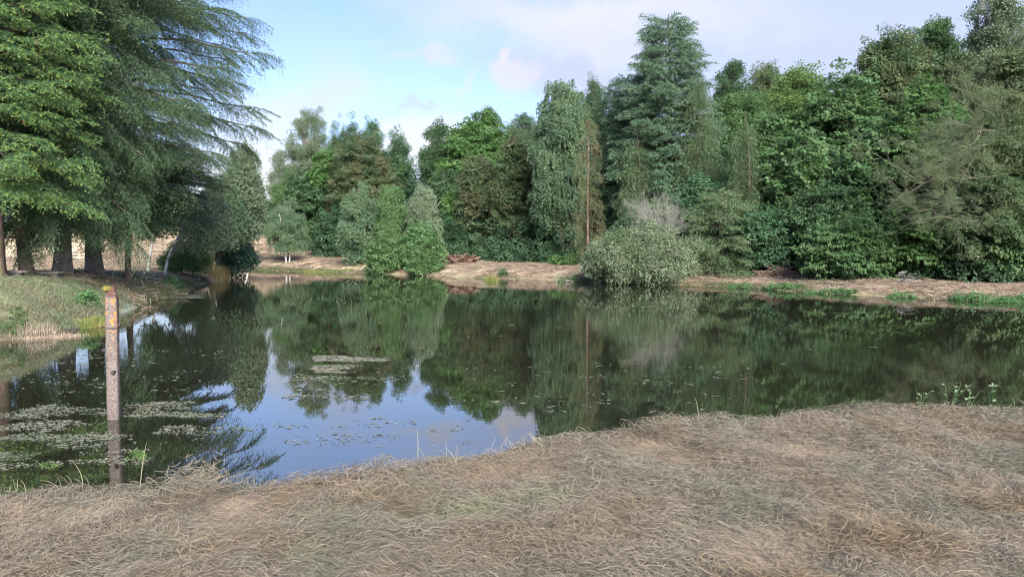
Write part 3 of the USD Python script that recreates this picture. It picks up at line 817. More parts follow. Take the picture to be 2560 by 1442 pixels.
def conifer(name, label, px, top, hw, bot, D, mat, style='far', whorl=.55, per=6, density=1.0, size=1.0, trunk='bark_dark', trunk_px=None, tr=.25, droop=.35, rise=.1,
            prof=None, az_bias=None, base_py=None, seed=None, top_px=None, R=None, ztop=None, loc=None, sparse_above=None, fill=1.0, tip_up=.12, hangs=0.0, k_branch=8, sides=12, ridges=False, r1=None, cone_n=0, trunk_k=20, branch_r=1.0, category='tree', boughs=False):
    """A conifer: trunk, whorls of drooping branches, fronds along each."""
    seed = seed if seed is not None else len(BUILT) * 17 + 57
    r = np.random.default_rng(seed)
    s = D / F
    R = R or hw * s
    tx = trunk_px if trunk_px is not None else px
    bx = P(tx, 615, D)[0]
    gz0 = H(bx, D)
    base = np.array([bx, D, gz0])
    zt = ztop or P(px, top, D)[2]
    zb = P(px, bot, D)[2]
    topx = P(top_px if top_px is not None else px, 615, D)[0]
    tip = np.array([topx, D, zt])
    root = thing(name, label, category, base)
    put('trunk', trunk_mesh(base, tip, tr, r1 if r1 is not None else .02, trunk_k, sides, seed=seed, ridges=ridges, flare=.4 if not ridges else .38), M[trunk], root, smooth=True, origin=base)
    prof = prof or (lambda t: (1 - t) ** .8)
    zs = np.arange(zb, zt - .15, whorl)
    A, B, C_, R0, azs, lens = [], [], [], [], [], []
    for z in zs:
        t = (z - zb) / (zt - zb)
        a0 = r.uniform(0, 6.28)
        for k in range(per):
            az = a0 + k * 6.283 / per + r.normal(0, .22)
            ln = R * prof(t) * r.uniform(.72, 1.12)
            if az_bias:
                ln *= 1 + az_bias[1] * math.cos(az - az_bias[0])
            if ln < .12:
                continue
            zz = z + r.normal(0, whorl * .25)
            o = base + (tip - base) * ((zz - gz0) / (zt - gz0))
            out = np.array([math.cos(az), math.sin(az), 0])
            up = rise + .45 * t
            A.append(o)
            B.append(o + out * ln * .5 + np.array([0, 0, ln * (up * .5)]))
            C_.append(o + out * ln + np.array([0, 0, ln * (up * .6 - droop * (1 - .6 * t))]))
            R0.append(branch_r * (.012 + .014 * ln))
            azs.append(az), lens.append(ln)
    A, B, C_, R0, azs, lens = map(np.array, (A, B, C_, R0, azs, lens))
    pts_ = bez(A, B, C_, k_branch)
    pts_[:, -2:, 2] += (tip_up * lens)[:, None] * np.array([.25, 1.0]) * .5
    bm = M[trunk if trunk not in ('bark_lichen', 'bark_red') else 'bark_dark']
    if boughs:
        for k in range(len(pts_)):
            put('branch', tubes(pts_[k:k + 1], R0[k:k + 1, None] * np.linspace(1, .25, k_branch)[None], 5), bm, root, origin=base)
    else:
        put('branches', tubes(pts_, R0[:, None] * np.linspace(1, .25, k_branch)[None], 4), bm, root, origin=base, kind='stuff')
    Fp = FROND[style]
    near = style.startswith('near')
    step = (.26 if near else .55) * size / density
    pos, x, up = [], [], []
    for k in range(len(pts_)):
        if sparse_above is not None and r.uniform() > sparse_above(A[k][2]):
            continue
        c = pts_[k]
        seg = np.linalg.norm(np.diff(c, axis=0), axis=1)
        L = seg.sum()
        m = max(2, int(L / step * 2.0))
        ts = np.clip((np.arange(m) + r.uniform(.2, .8, m)) / m, 0, 1) ** .8
        start = .1 + .12 * fill
        ts = start + (1 - start) * ts
        idx = ts * (k_branch - 1)
        i0 = np.minimum(idx.astype(int), k_branch - 2)
        p = c[i0] + (c[i0 + 1] - c[i0]) * (idx - i0)[:, None]
        d = unit(c[i0 + 1] - c[i0])
        side = np.cross(d, [0, 0, 1.0])
        sg = np.where(np.arange(m) % 2 == 0, 1.0, -1.0)[:, None]
        dd = d * (.45 + .55 * ts)[:, None] + unit(side) * sg * (.85 - .75 * ts)[:, None] + np.array([0, 0, -1]) * hangs * (1.0 - .5 * ts)[:, None] + r.normal(0, .13, p.shape)
        off = r.uniform(0, .30, m) * lens[k] * (1.02 - ts) * (ts > .3)
        p = p + unit(side) * sg * off[:, None] - np.array([0, 0, .35]) * (off * droop)[:, None]
        pos.append(p + r.normal(0, .04, p.shape)), x.append(dd)
        up.append(np.tile([0, 0, 1.0], (m, 1)) + r.normal(0, .2, p.shape))
    pos, x, up = np.vstack(pos), np.vstack(x), np.vstack(up)
    ok = pos[:, 2] > gz0 + .3
    pos, x, up = pos[ok], x[ok], up[ok]
    sc = size * r.uniform(.7, 1.25, len(pos))
    scatter('crown', root, [('needle_spray', f[0], M[mat], {'tip': (FLOAT, f[1])}) for f in Fp], r.integers(0, len(Fp), len(pos)), pos, frames(x, up), sc, origin=base)
    if cone_n:
        k = r.choice(len(pos), cone_n)
        cs_ = []
        cm = trimesh.creation.icosphere(1, 1.0)
        for p in pos[k]:
            cs_.append((cm.vertices * [.03, .03, .075] + p + [0, 0, -.1], cm.faces))
        put('cones', join(*cs_), M['cone'], root, origin=base, kind='stuff')
    BUILT.append(root)
    return root


def bare_twigs(r, base, goals, r0, levels=3, k=6, split=5, spread=.5, wander=.12):
    """Bare branching from base towards the goals: a list of meshes of tapering tubes."""
    out = []
    a = np.repeat(base[None], len(goals), 0) if base.ndim == 1 else base
    c = np.asarray(goals, float)
    rad = np.full(len(c), r0)
    for lv in range(levels):
        ln = np.linalg.norm(c - a, axis=1)
        b = .5 * (a + c) + r.normal(0, wander, a.shape) * ln[:, None]
        p = bez(a, b, c, k)
        p[:, 1:-1] += r.normal(0, .03, p[:, 1:-1].shape) * ln[:, None, None]
        out.append(tubes(p, rad[:, None] * np.linspace(1, .35, k)[None], 4 if lv == 0 else 3))
        kk = np.repeat(np.arange(len(c)), split)
        j = r.integers(2, k, len(kk))
        na = p[kk, j]
        d = unit(unit(c - a)[kk] + r.normal(0, spread, (len(kk), 3)))
        nl = ln[kk] * r.uniform(.3, .6, len(kk))
        a, c, rad = na, na + d * nl[:, None], rad[kk] * .5
    return out

# ------------------------------------------------------------------ the spruces on the left bank
full = lambda t: 1.0 if t < .55 else max(0.0, (1 - t) / .45) ** .8
round_low = lambda t: min(1.0, .45 + 2.6 * t) * (1.0 if t < .6 else max(0.05, (1 - t) / .4) ** .7)

conifer('spruce_tree', 'bright green fir with yellow-green tips and red-brown cones at the left edge', -18, 0, 0, 470, 23.0, 'fir_bright', 'near', whorl=.40, per=7, R=2.35, ztop=17.0, tr=.29, r1=.08,
        trunk='bark_red', prof=full, droop=.30, seed=3, density=1.0, size=1.2, cone_n=150, az_bias=(-.5, .12), ridges=True, trunk_k=40, sides=24, branch_r=.8)
conifer('spruce_tree', 'tall spruce with reddish bark standing between the two low stone benches', 66, 0, 0, 505, 25.0, 'fir_grey', 'near_hang', whorl=.42, per=6, R=2.4, ztop=19.0, tr=.21, r1=.07,
        trunk='bark_red', prof=full, droop=.55, seed=5, ridges=True, trunk_k=44, sides=28, hangs=.35, size=1.2)
conifer('spruce_tree', 'tall spruce whose lichen-spotted trunk leans slightly right behind the second bench', 154, 0, 0, 520, 27.0, 'fir_grey', 'near_hang', whorl=.42, per=6, R=2.6, ztop=20.0, tr=.285, r1=.08, top_px=200,
        trunk='bark_lichen', prof=full, droop=.6, seed=7, ridges=True, trunk_k=44, sides=28, hangs=.4, size=1.2)
conifer('spruce_tree', 'largest spruce with flared pale lichen trunk and long branches reaching over the pond', 236, 0, 0, 535, 30.0, 'fir_olive', 'near_hang', whorl=.50, per=7, R=4.5, ztop=22.0, tr=.30, r1=.08,
        trunk='bark_lichen', prof=lambda t: min(1.0, .34 + 3.4 * t) * (1.0 if t < .5 else max(0.0, (1 - t) / .5) ** .8), droop=.34, rise=.22, seed=9, ridges=True, trunk_k=44, sides=28, hangs=.3,
        az_bias=(-.12, .36), size=1.3, density=1.0, k_branch=9, branch_r=.7, boughs=True)
conifer('small_spruce_tree', 'small spruce with shade painted into its dark needles and a thin bare trunk under the long branches', 318, 440, 0, 520, 31.2, 'spruce_painted_shade', 'near', whorl=.26, per=9, R=2.1, ztop=6.5, tr=.14, r1=.03, trunk='bark_red',
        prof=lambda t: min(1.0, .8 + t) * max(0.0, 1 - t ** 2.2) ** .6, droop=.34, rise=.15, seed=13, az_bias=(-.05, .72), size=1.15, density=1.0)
# trees and shrubs behind them, along the left shore
broadleaf('birch_tree', 'birch leaning right with a peeling white trunk behind the small dark spruce', 520, 470, 62, 612, 40.5, 'leaf_pale', 'hang', lobes=14, lr=.45, trunk='bark_birch', trunk_px=409, tr=.085, density=1.1, size=.8, seed=31, lean=(-.5, 0))
broadleaf('birch_tree', 'thin birch leaning left far behind the small dark spruce', 395, 400, 75, 592, 48, 'leaf_dark', 'round', lobes=16, trunk='bark_birch', trunk_px=366, tr=.085, seed=33, density=1.0)
broadleaf('drooping_tree', 'tall grey-green tree with round top right of the long spruce branches', 606, 348, 46, 590, 53, 'leaf_pale', 'hang', lobes=30, lr=.34, trunk='bark_dark', trunk_px=536, tr=.14, seed=35, density=.95, size=.95)
broadleaf('drooping_tree', 'grey-green tree with hanging twigs above the dark holly at the left shore', 562, 440, 46, 606, 50, 'leaf_birch', 'hang', lobes=24, lr=.36, trunk='bark_dark', trunk_px=520, tr=.10, seed=37, density=.8, size=.85)
broadleaf('young_tree', 'light yellow-green young tree on the left shore above the reeds', 503, 592, 34, 682, 46.5, 'leaf_lime', 'small', lobes=14, lr=.42, trunk='bark_grey', trunk_px=478, tr=.04, seed=39, density=1.3, size=.62)
broadleaf('shrub', 'mid green shrub left of the light young tree on the left shore', 455, 612, 46, 684, 45, 'leaf_mid', 'small', lobes=14, lr=.45, seed=41, tr=.05, density=1.2, size=.7)
broadleaf('holly_bush', 'dark glossy holly overhanging the water right of the light young tree', 582, 580, 46, 678, 54, 'leaf_holly', 'layer', lobes=14, lr=.45, trunk_px=556, seed=43, tr=.06, density=1.1, size=.7, flat=.6)

# ------------------------------------------------------------------ trees at the far end, left of the gap
Z = broadleaf
Z('birch_tree', 'slim pale birch leaning left at the far waterline, nearest the drooping trees', 612, 478, 46, 606, 72, 'leaf_birch', 'hang', lobes=18, lr=.36, trunk='bark_birch', trunk_px=620, tr=.08, density=.45, size=.8, seed=51, lean=(-.5, 0))
Z('birch_tree', 'young birch with forked white stems alone on the far grassy bank', 716, 496, 58, 640, 73, 'leaf_birch', 'hang', lobes=24, lr=.3, trunk='bark_birch', trunk_px=719, tr=.075, density=.42, size=.8, seed=53, stems=3, taper=.35)
Z('poplar_tree', 'tall airy poplar with sky showing through, highest left of the gap', 775, 276, 78, 560, 92, 'leaf_pale', 'round', lobes=26, lr=.27, density=.62, trunk='bark_grey', seed=55, size=1.0)
Z('poplar_tree', 'thin airy tree at the left end of the far tree group', 705, 372, 40, 560, 95, 'leaf_pale', 'round', lobes=14, lr=.36, density=.5, trunk='bark_grey', seed=57)
Z('broadleaf_tree', 'dark green tree behind the far group right of the tall airy poplar', 862, 300, 62, 560, 97, 'leaf_dark', 'round', lobes=24, lr=.32, density=.8, seed=59)
Z('broadleaf_tree', 'blue-green narrow top behind the brownish oak of the far group', 930, 302, 42, 560, 98, 'leaf_blue', 'round', lobes=16, lr=.36, density=.8, seed=60)
Z('oak_tree', 'broad brownish oak in the middle of the far group', 905, 338, 98, 640, 83, 'leaf_brown', 'oak', lobes=46, lr=.30, density=1.15, trunk='bark_dark', seed=61, taper=.3)
Z('broadleaf_tree', 'sparse dark tree with sky showing through on the right of the far group', 990, 335, 58, 610, 91, 'leaf_dark', 'round', lobes=26, lr=.28, density=.62, seed=63)
Z('broadleaf_tree', 'dense dark green tree at the left foot of the far group', 790, 425, 82, 645, 85, 'leaf_dark', 'layer', lobes=34, lr=.32, density=1.1, seed=65)
Z('broadleaf_tree', 'vivid green clump peeping out between the airy poplar and the brownish oak', 822, 378, 34, 480, 84.5, 'leaf_bright', 'layer', lobes=10, lr=.45, density=1.0, seed=67)
Z('broadleaf_tree', 'pale bushy tree low at the far left behind the forked young birch', 668, 500, 48, 610, 92, 'leaf_birch', 'round', lobes=14, lr=.4, density=.7, seed=68)
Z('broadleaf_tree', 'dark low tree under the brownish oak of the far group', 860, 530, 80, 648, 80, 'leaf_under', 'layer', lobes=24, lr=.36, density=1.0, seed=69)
Z('birch_tree', 'grey-green birch with white leaning trunk at the water, left of the pair by the shrubs', 900, 464, 54, 648, 66, 'leaf_birch', 'hang', lobes=26, lr=.34, trunk='bark_birch', trunk_px=922, tr=.10, density=1.0, size=.95, seed=71, lean=(-.6, 0))
Z('birch_tree', 'lighter green birch standing close right of the leaning white trunk', 978, 456, 40, 625, 65.5, 'leaf_mid', 'hang', lobes=20, lr=.40, trunk='bark_birch', tr=.09, density=1.0, size=.9, seed=73, taper=.45)
Z('birch_tree', 'narrow grey-green birch with pointed top beside the gap, above the rounded shrub', 1055, 458, 48, 640, 63, 'leaf_pale', 'hang', lobes=24, lr=.36, trunk='bark_birch', tr=.09, density=1.0, size=.9, seed=75, taper=.6)
Z('shrub', 'rounded mid green shrub at the water under the lighter green birch', 965, 585, 46, 690, 61.5, 'leaf_mid', 'layer', lobes=18, lr=.42, density=1.3, size=.72, seed=77, tr=.06)
Z('shrub', 'tall blue-green shrub at the water under the pointed birch', 1052, 560, 48, 682, 60.5, 'leaf_ash', 'layer', lobes=18, lr=.42, density=1.2, size=.72, seed=79, tr=.06)
Z('shrub', 'low dark green shrub dipping into the water under the pointed birch', 1064, 640, 42, 692, 58.5, 'leaf_mid', 'layer', lobes=14, lr=.45, density=1.3, size=.65, seed=81, tr=.05)

# ------------------------------------------------------------------ right of the gap
Z('broadleaf_tree', 'dark green tree on the right edge of the sky gap', 1092, 308, 46, 545, 82, 'leaf_dark', 'round', lobes=24, lr=.34, density=.9, seed=83)
Z('broadleaf_tree', 'slender tree with a bare forked pale trunk right of the sky gap', 1110, 425, 38, 530, 76, 'leaf_dark', 'layer', lobes=10, lr=.4, density=.7, trunk='bark_grey', trunk_px=1103, tr=.15, seed=85)
Z('broadleaf_tree', 'big rounded vivid green tree right of the sky gap', 1205, 288, 98, 560, 80, 'leaf_bright', 'layer', lobes=44, lr=.30, density=1.2, seed=87, taper=.2)
Z('broadleaf_tree', 'pale airy treetop above the big vivid green tree', 1222, 272, 34, 400, 92, 'leaf_pale', 'round', lobes=12, lr=.38, density=.6, seed=89, trunk='bark_grey')
Z('broadleaf_tree', 'blue-green tree left of the big vivid green one', 1150, 325, 46, 600, 83, 'leaf_ash', 'layer', lobes=22, lr=.36, density=1.0, seed=90)
Z('broadleaf_tree', 'vivid green low tree above the red-brown brush pile', 1150, 480, 48, 610, 72, 'leaf_bright', 'layer', lobes=18, lr=.4, density=1.0, seed=91)
Z('shrub', 'dark green bushes between the pointed birch and the red-brown brush pile', 1128, 560, 52, 648, 69, 'leaf_under', 'layer', lobes=18, lr=.42, density=1.2, size=.8, seed=92, tr=.06)
Z('oak_tree', 'brownish oak left of the one with the ivy trunk', 1196, 385, 54, 632, 69, 'leaf_brown', 'oak', lobes=32, lr=.34, density=1.1, seed=93, trunk_px=1222)
Z('oak_tree', 'brownish oak with an ivy-green trunk left of the tall hanging birch', 1288, 348, 58, 622, 66, 'leaf_brown', 'oak', lobes=36, lr=.33, density=1.1, seed=95, trunk='bark_ivy', trunk_px=1313, tr=.18)
Z('broadleaf_tree', 'pale green treetop behind the brownish oaks and the hanging birch', 1310, 283, 62, 480, 84, 'leaf_birch', 'round', lobes=20, lr=.34, density=.8, seed=97)
Z('birch_tree', 'tall birch with hanging twigs and reddish trunk foot, left of the dying spruce', 1400, 192, 70, 600, 60, 'leaf_birch', 'hang', lobes=52, lr=.34, density=1.35, size=.9, trunk='bark_ivy', trunk_px=1406, tr=.19, seed=99)
Z('birch_tree', 'second tall birch with a white upper trunk just behind the hanging one', 1440, 215, 48, 520, 63, 'leaf_birch', 'hang', lobes=26, lr=.36, density=.9, size=.9, trunk='bark_birch', trunk_px=1418, tr=.16, seed=101)
Z('broadleaf_tree', 'dark narrow treetop between the hanging birch and the tall conifer', 1483, 190, 40, 480, 72, 'leaf_dark', 'round', lobes=22, lr=.36, density=.8, seed=103)
conifer('dying_spruce_tree', 'thin half-dead spruce with brown hanging branches and bare trunk', 1470, 300, 46, 612, 53.5, 'spruce_dying', 'far_hang', whorl=.85, per=5, tr=.11, trunk='bark_red', density=.62, size=.62, branch_r=.6, droop=.45, seed=105, prof=lambda t: (1 - t) ** .55 * .95 + .05, hangs=.5)
tall = lambda t: (1 - t) ** .75 if t > .25 else .8
conifer('tall_conifer_tree', 'tallest dark green conifer rising above the wood', 1664, 36, 150, 600, 57, 'spruce_blue', 'far', whorl=.60, per=8, tr=.36, droop=.3, rise=.25, density=1.35, size=1.0, seed=107, prof=lambda t: (1 - t) ** .62, trunk='bark_dark')
conifer('conifer_tree', 'blue-green conifer left of the tallest one, behind the dying spruce', 1568, 185, 80, 640, 62, 'spruce_blue', 'far', whorl=.62, per=7, tr=.26, droop=.3, density=1.3, size=1.0, seed=109, prof=lambda t: (1 - t) ** .6)
conifer('conifer_tree', 'dark conifer filling the notch between the hanging birch and the blue-green conifer', 1522, 222, 60, 620, 64, 'spruce_blue', 'far', whorl=.62, per=7, tr=.22, droop=.3, density=1.2, size=1.0, seed=110, prof=lambda t: (1 - t) ** .6)
conifer('conifer_tree', 'yellow-green spruce with hanging fringes right of the tallest conifer', 1742, 190, 92, 655, 54, 'spruce_yellow', 'far_hang', whorl=.60, per=7, tr=.25, droop=.5, density=1.0, size=.95, seed=111, prof=lambda t: (1 - t) ** .9, hangs=.6)
conifer('conifer_tree', 'drooping olive spruce below the tallest conifer, left of its dark hollow', 1590, 330, 75, 650, 55, 'spruce_yellow', 'far_hang', whorl=.6, per=7, tr=.2, droop=.5, density=1.0, size=.9, seed=113, prof=lambda t: (1 - t) ** .9, hangs=.5)
conifer('conifer_tree', 'slender green spruce with hanging fringes among the ash trees', 1858, 285, 64, 655, 50, 'spruce_yellow', 'far_hang', whorl=.6, per=7, tr=.2, droop=.5, density=1.0, size=.85, seed=115, prof=lambda t: (1 - t) ** .9, hangs=.6)
conifer('conifer_tree', 'low broad spruce with layered boughs at the bank right of the willow', 1800, 480, 120, 672, 47, 'spruce_yellow', 'far', whorl=.5, per=8, tr=.16, droop=.35, density=1.0, size=.75, seed=117, prof=lambda t: (1 - t) ** .5)
Z('broadleaf_tree', 'small dark treetop against the sky right of the tallest conifer', 1830, 160, 56, 420, 70, 'leaf_dark', 'round', lobes=20, lr=.36, density=.85, seed=119, taper=.4)
Z('broadleaf_tree', 'grey-olive treetop against the sky above the blue-green ash', 1915, 168, 80, 440, 75, 'leaf_olive', 'round', lobes=20, lr=.34, density=.9, seed=121)
Z('broadleaf_tree', 'yellow-green rounded treetop on the ridge above the ash trees', 2005, 165, 95, 420, 68, 'leaf_lime', 'round', lobes=24, lr=.34, density=1.0, seed=123, taper=.2)
Z('broadleaf_tree', 'broad dark green tree filling the skyline behind the slender green spruce', 1850, 232, 110, 520, 66, 'leaf_mid', 'round', lobes=40, lr=.30, density=1.0, seed=122)
Z('broadleaf_tree', 'dark tree filling the wood behind the conifers left of the tallest one', 1585, 250, 100, 560, 70, 'leaf_dark', 'round', lobes=36, lr=.30, density=1.0, seed=124)
Z('broadleaf_tree', 'dull green tree behind the brownish oak at the right of the far group', 965, 392, 82, 640, 89, 'leaf_dark', 'layer', lobes=34, lr=.32, density=1.0, seed=126)
Z('broadleaf_tree', 'dull green tree at the left foot of the tall airy poplar', 735, 425, 62, 640, 90, 'leaf_mid', 'round', lobes=30, lr=.32, density=.9, seed=128)
Z('ash_tree', 'blue-green ash left of the ridge above the layered spruce', 1925, 275, 86, 600, 52, 'leaf_ash', 'palm', lobes=44, lr=.30, density=1.2, size=.9, seed=125)
Z('ash_tree', 'rounded green ash in the middle of the wooded slope', 2105, 182, 118, 520, 58, 'leaf_ash', 'palm', lobes=52, lr=.27, density=1.2, size=.95, seed=127)
Z('ash_tree', 'ash with dark hollow below it in the middle of the slope', 2010, 330, 92, 590, 49, 'leaf_ash', 'palm', lobes=40, lr=.30, density=1.15, size=.85, seed=129)
Z('broadleaf_tree', 'blue-green tree above the right end of the willow', 1745, 455, 70, 660, 50, 'leaf_blue', 'layer', lobes=28, lr=.34, density=1.1, size=.85, seed=131)
Z('broadleaf_tree', 'green layered tree right behind the dead crown of the willow', 1672, 500, 60, 640, 51, 'leaf_mid', 'layer', lobes=20, lr=.38, density=1.1, size=.85, seed=133, flat=.55)
Z('broadleaf_tree', 'dark blue-green tree at the bank between the layered spruce and the hollow', 1905, 520, 80, 672, 46, 'leaf_blue', 'palm', lobes=26, lr=.36, density=1.1, size=.8, seed=135)
Z('oak_tree', 'grey-olive oak on the ridge right of the yellow-green treetop', 2235, 85, 112, 420, 60, 'leaf_olive', 'oak', lobes=46, lr=.29, density=1.1, seed=137)
Z('oak_tree', 'pale-topped oak higher on the ridge, left of the highest airy tree', 2335, 52, 74, 400, 64, 'leaf_mid', 'oak', lobes=30, lr=.32, density=1.0, seed=139)
Z('poplar_tree', 'highest airy tree in the top right corner with sky showing through', 2490, -35, 92, 300, 58, 'leaf_pale', 'round', lobes=30, lr=.26, density=.62, trunk='bark_grey', seed=141)
Z('oak_tree', 'brownish oak on the ridge below the highest airy tree', 2400, 130, 92, 420, 52, 'leaf_brown', 'oak', lobes=36, lr=.3, density=1.1, seed=143)
Z('oak_tree', 'broad yellow-olive oak at the right edge of the photo', 2525, 120, 110, 480, 46, 'leaf_olive', 'oak', lobes=42, lr=.3, density=1.1, size=.9, seed=145)
Z('ash_tree', 'bright ash low on the slope left of the vivid green one', 2195, 310, 100, 580, 46, 'leaf_ash', 'palm', lobes=46, lr=.28, density=1.2, size=.8, seed=147)
Z('ash_tree', 'vivid green ash on the slope left of the lichen oak', 2318, 205, 88, 500, 44, 'leaf_bright', 'palm', lobes=40, lr=.29, density=1.2, size=.8, seed=149)
Z('broadleaf_tree', 'dark green tree in shade below the middle ash trees', 2065, 470, 104, 668, 45, 'leaf_dark', 'layer', lobes=36, lr=.32, density=1.15, size=.8, seed=151, flat=.6)
Z('ash_tree', 'blue-green ash whose boughs droop to the bank in the middle of the slope', 2120, 545, 120, 695, 40.5, 'leaf_ash', 'palm', lobes=36, lr=.32, density=1.2, size=.72, seed=153, flat=.6)
Z('broadleaf_tree', 'vivid green layered tree at the bank left of the lichen oak', 2305, 480, 92, 690, 40, 'leaf_bright', 'palm', lobes=34, lr=.3, density=1.1, size=.72, seed=155, flat=.55)
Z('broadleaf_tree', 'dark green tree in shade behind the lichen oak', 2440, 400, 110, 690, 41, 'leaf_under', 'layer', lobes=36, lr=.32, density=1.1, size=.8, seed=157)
Z('broadleaf_tree', 'bright leafy branches low at the right edge of the bank', 2520, 560, 64, 700, 37, 'leaf_mid', 'layer', lobes=18, lr=.36, density=1.0, size=.7, seed=159, flat=.5)

# lichen oak with bare twigs at the right
root = Z('lichen_oak_tree', 'oak with grey lichen twigs and thin leaves spreading in front of the right edge', 2490, 215, 118, 690, 37.5, 'leaf_olive', 'oak', lobes=40, lr=.24, density=1.2, size=.58, trunk='bark_dark', trunk_px=2540, tr=.22, seed=161, flat=.5)
r = np.random.default_rng(163)
ob = np.array([P(2540, 615, 37.5)[0], 37.5, H(P(2540, 615, 37.5)[0], 37.5)])
st, go = [], []
for k in range(22):
    py0 = r.uniform(270, 560)
    a_ = P(2540 + r.normal(0, 8), py0, 37.5 + r.normal(0, .4))
    ang = r.uniform(math.pi * .62, math.pi * 1.25) if r.uniform() < .85 else r.uniform(-.6, .9)
    ln = r.uniform(60, 235)
    g_ = P(2540 + ln * math.cos(ang), py0 - ln * .75 * math.sin(ang) + 10, 37.5 + r.uniform(-3.4, 1.0))
    st.append(a_), go.append(g_)
tw = bare_twigs(r, np.array(st), np.array(go), .024, levels=4, split=6, spread=.45, wander=.12)
put('bare_twigs', join(*tw), M['twig_grey'], root, origin=ob, kind='stuff')
tv = tw[-1][0][r.integers(0, len(tw[-1][0]), 1500)]
scatter('twig_leaves', root, [('leaf_spray', PROTO['small'][0], M['leaf_olive'], None)], np.zeros(1500, int), tv, frames(unit(r.normal(0, 1, (1500, 3))), unit(r.normal(0, .5, (1500, 3)) + [0, -.3, 1])), r.uniform(.2, .45, 1500), origin=ob)

# willow at the water's edge, its dead crown, brush piles
Z('willow_bush', 'broad rounded grey-green willow bush overhanging the far waterline', 1612, 578, 148, 714, 45.2, 'leaf_willow', 'small', lobes=54, lr=.22, density=1.35, size=.95, trunk='bark_grey', tr=.1, seed=171, flat=.8, depth=.7, stems=3, taper=.25)
Z('willow_bush', 'small grey-green bush joined to the left foot of the broad willow', 1496, 612, 42, 700, 47, 'leaf_willow', 'small', lobes=12, lr=.42, density=1.2, size=.62, trunk='bark_grey', tr=.05, seed=173)
wb = np.array([P(1650, 615, 47)[0], 47.0, H(P(1650, 615, 47)[0], 47.0)])
root = thing('dead_tree', 'pale leafless dead crown standing out of the top of the broad willow', 'tree', wb)
r = np.random.default_rng(175)
go = [P(1648 + 78 * math.sin(a) * r.uniform(.4, 1), 640 - 122 * math.cos(a) * r.uniform(.75, 1.0), 47 + r.normal(0, .7)) for a in r.uniform(-1.15, 1.05, 24)]
put('trunk', trunk_mesh(wb, P(1650, 628, 47), .08, .05, 8, 8, seed=3), M['twig_pale'], root, origin=wb)
tw = bare_twigs(r, P(1650, 632, 47), np.array(go), .018, levels=4, split=7, spread=.5)
put('bare_branches', join(*tw), M['twig_pale'], root, origin=wb)


def heap(name, label, category, px0, px1, py_top, py_base, D, mat, leaf=None, n=60, seed=1, leaf_size=.5, r_stick=.02):
    r = np.random.default_rng(seed)
    x0, x1 = P(px0, 615, D)[0], P(px1, 615, D)[0]
    gz0 = H((x0 + x1) / 2, D)
    hh = max((py_base - py_top) * D / F, .15)
    base = np.array([(x0 + x1) / 2, D, gz0])
    root = thing(name, label, category, base)
    w = (x1 - x0) / 2
    c = np.stack([r.uniform(-1, 1, n) * w, r.normal(0, .35, n), np.zeros(n)], -1)
    c[:, 2] = r.uniform(0.05, 1, n) * hh * (1 - (c[:, 0] / w) ** 2 * .7)
    d = unit(np.stack([r.normal(0, 1, n), r.normal(0, .5, n), r.normal(0, .3, n)], -1)) * r.uniform(.3, .9, n)[:, None] * min(1.0, w)
    p = bez(c - d, c + r.normal(0, .08, c.shape), c + d, 4) + base
    p[..., 2] = np.maximum(p[..., 2], height(p[..., 0].ravel(), p[..., 1].ravel()).reshape(p.shape[:2]) + .01)
    put('sticks', tubes(p, np.full((n, 4), r_stick) * r.uniform(.5, 1.4, (n, 1)), 4), M[mat], root, origin=base, kind='stuff')
    if leaf:
        m = n * 2
        q_ = np.stack([r.uniform(-1, 1, m) * w, r.normal(0, .3, m), np.zeros(m)], -1)
        q_[:, 2] = r.uniform(.1, 1, m) * hh * (1 - (q_[:, 0] / w) ** 2 * .7)
        u = unit(r.normal(0, 1, (m, 3)) + [0, 0, .8])
        scatter('leaves', root, [('leaf_spray', PROTO['layer'][0], M[leaf], None)], np.zeros(m, int), q_ + base, frames(unit(r.normal(0, 1, (m, 3))), u), leaf_size * r.uniform(.6, 1.2, m), origin=base)


heap('brush_pile', 'red-brown pile of dead leafy branches on the far bank under the trees', 'brush pile', 1112, 1192, 632, 650, 61, 'brash', 'leaf_red', 60, 181, .42)
heap('brush_pile', 'grey-brown pile of bare cut sticks at the wood edge under the ash trees', 'brush pile', 1908, 1978, 662, 686, 44, 'brash', None, 90, 183, r_stick=.022)
heap('dead_fern', 'cream coloured withered fern at the wood edge below the vivid green tree', 'fern', 2252, 2282, 672, 706, 36.5, 'twig_pale', None, 40, 185, r_stick=.018)
heap('driftwood', 'pale stick lying low on the far bank right of the grass tuft', 'driftwood', 1274, 1294, 676, 692, 50.5, 'driftwood', None, 5, 187, r_stick=.05)
heap('driftwood', 'tangle of pale sticks at the waterline left of the broad willow', 'driftwood', 1405, 1445, 676, 700, 47.3, 'driftwood', None, 12, 189, r_stick=.03)
heap('driftwood', 'brown tangle of roots at the waterline under the right bank', 'driftwood', 2295, 2390, 728, 748, 31.0, 'brash', None, 60, 191, r_stick=.02)
heap('driftwood', 'pale knot of dead roots on the steep left bank behind the post', 'driftwood', 333, 356, 728, 755, 28.6, 'driftwood', None, 16, 193, r_stick=.016)

